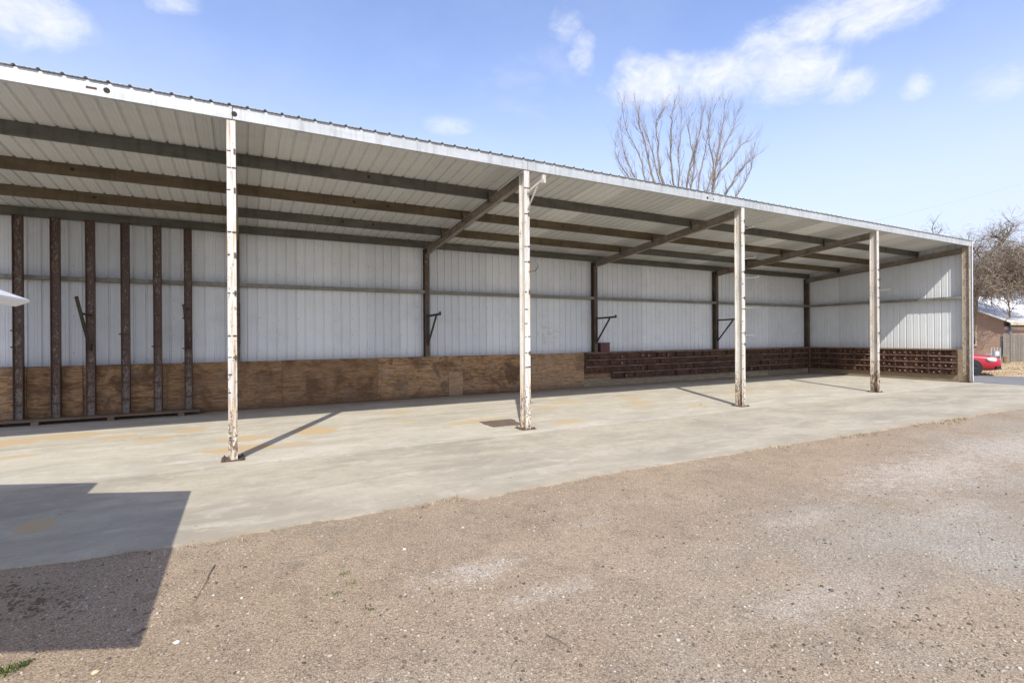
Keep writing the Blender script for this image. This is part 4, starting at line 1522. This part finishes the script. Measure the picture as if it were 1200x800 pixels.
# dry straw along the slab edge and on the far lawn
rg = random.Random(77)
mb = MB()
for k in range(420):
    xx = rg.choice((rg.uniform(9, 22), rg.uniform(-3, 22), rg.uniform(12, 20)))
    c = Vector((xx, slab_edge(xx) - abs(rg.gauss(.02, .12)), -.022))
    if mnoise.noise((xx * .9, 4.0, 1.0)) > .0:
        blades(mb, rg, c, 7, .05, .035, 1.2, .004)
tag(mb.build('straw_fringe', M['straw']), 'thin dry grass along the edge of the concrete apron', 'dry grass', kind='stuff')
mb = MB()
for k in range(2600):
    xx, yy = rg.uniform(27, 44), rg.uniform(3, 17)
    if (xx - 26.6) * .87 + (yy - 10.6) * .5 < .5:
        continue
    blades(mb, rg, Vector((xx, yy, .003)), 4, .09, .12, 1.0, .012)
tag(mb.build('dry_grass', M['straw']), 'short straw-coloured winter grass on the lawn by the house', 'dry grass', kind='stuff')

rg = random.Random(31)
mb = MB()
for k in range(110):
    c = on_ground(rg.gauss(30, 38), rg.gauss(702, 13), -.018)
    if c.y > slab_edge(c.x) - .05:
        continue
    a = rg.uniform(0, math.pi)
    ln_ = rg.uniform(.004, .020)
    mb.obox(c, (math.cos(a), math.sin(a), 0), (-math.sin(a), math.cos(a), 0), (0, 0, 1), ln_, rg.uniform(.002, .006), .003)
tag(mb.build('leaf_litter', M['plank']), 'dark bits of leaf litter in the canopy shadow at the left', 'litter', kind='stuff')

M['stick'] = simple('dead_stick', (.13, .10, .075), .9, 0, .3, 30)
for (a, b, r_, lab) in [((252, 661), (227, 706), .0042, 'long thin dead stick lying in the dirt right of the dark shadow'),
                        ((172, 735), (156, 744), .006, 'short dark stick at the edge of the canopy shadow'),
                        ((640, 742), (670, 760), .003, 'thin pale twig lying in the middle of the gravel')]:
    pa, pb = on_ground(*a, -.014), on_ground(*b, -.012)
    mid = pa.lerp(pb, .5) + Vector((.006, .004, .003))
    mb = MB()
    c0 = pa.copy()
    pts = smooth_path([pa - c0, pa.lerp(pb, .3) + Vector((-.004, .005, .002)) - c0, mid - c0, pb - c0], 3)
    mb.tube(pts, [r_ * (1 - .6 * k / (len(pts) - 1)) for k in range(len(pts))], 6)
    tag(mb.build('stick', M['stick'], None, loc=c0), lab, 'stick')

M['stone_pale'] = simple('pale_stone', (.60, .56, .50), .8, 0, .15, 30)
M['stone_tan'] = simple('tan_stone', (.52, .42, .26), .8, 0, .15, 30)
M['stone_dark'] = simple('dark_stone', (.10, .095, .09), .8, 0, .3, 30)
for (px, py, r_, mk, lab) in [(207, 752, .016, 'stone_pale', 'white stone lying near the lower tip of the dark shadow'),
                              (112, 787, .015, 'stone_tan', 'yellowish stone in the lit dirt below the shadow'),
                              (287, 664, .014, 'stone_dark', 'dark stone beside the long stick'),
                              (974, 691, .016, 'stone_dark', 'largest dark stone in the gravel at the right'),
                              (474, 643, .013, 'stone_pale', 'pale stone above the pale gravel patch')]:
    c = on_ground(px, py, -.018)
    rg = random.Random(px)
    mb = MB()
    nlat, nlon = 5, 8
    vs, fs = [], []
    for i in range(nlat + 1):
        th_ = math.pi * i / nlat
        for j in range(nlon):
            ph_ = 2 * math.pi * j / nlon
            k = r_ * rg.uniform(.82, 1.15)
            vs.append((k * 1.25 * math.sin(th_) * math.cos(ph_), k * math.sin(th_) * math.sin(ph_), k * .65 * math.cos(th_)))
    for i in range(nlat):
        for j in range(nlon):
            fs.append((i * nlon + j, (i + 1) * nlon + j, (i + 1) * nlon + (j + 1) % nlon, i * nlon + (j + 1) % nlon))
    mb.add(vs, fs)
    tag(mb.build('stone', M[mk], None, loc=c), lab, 'stone', 'single stones in the dirt yard')
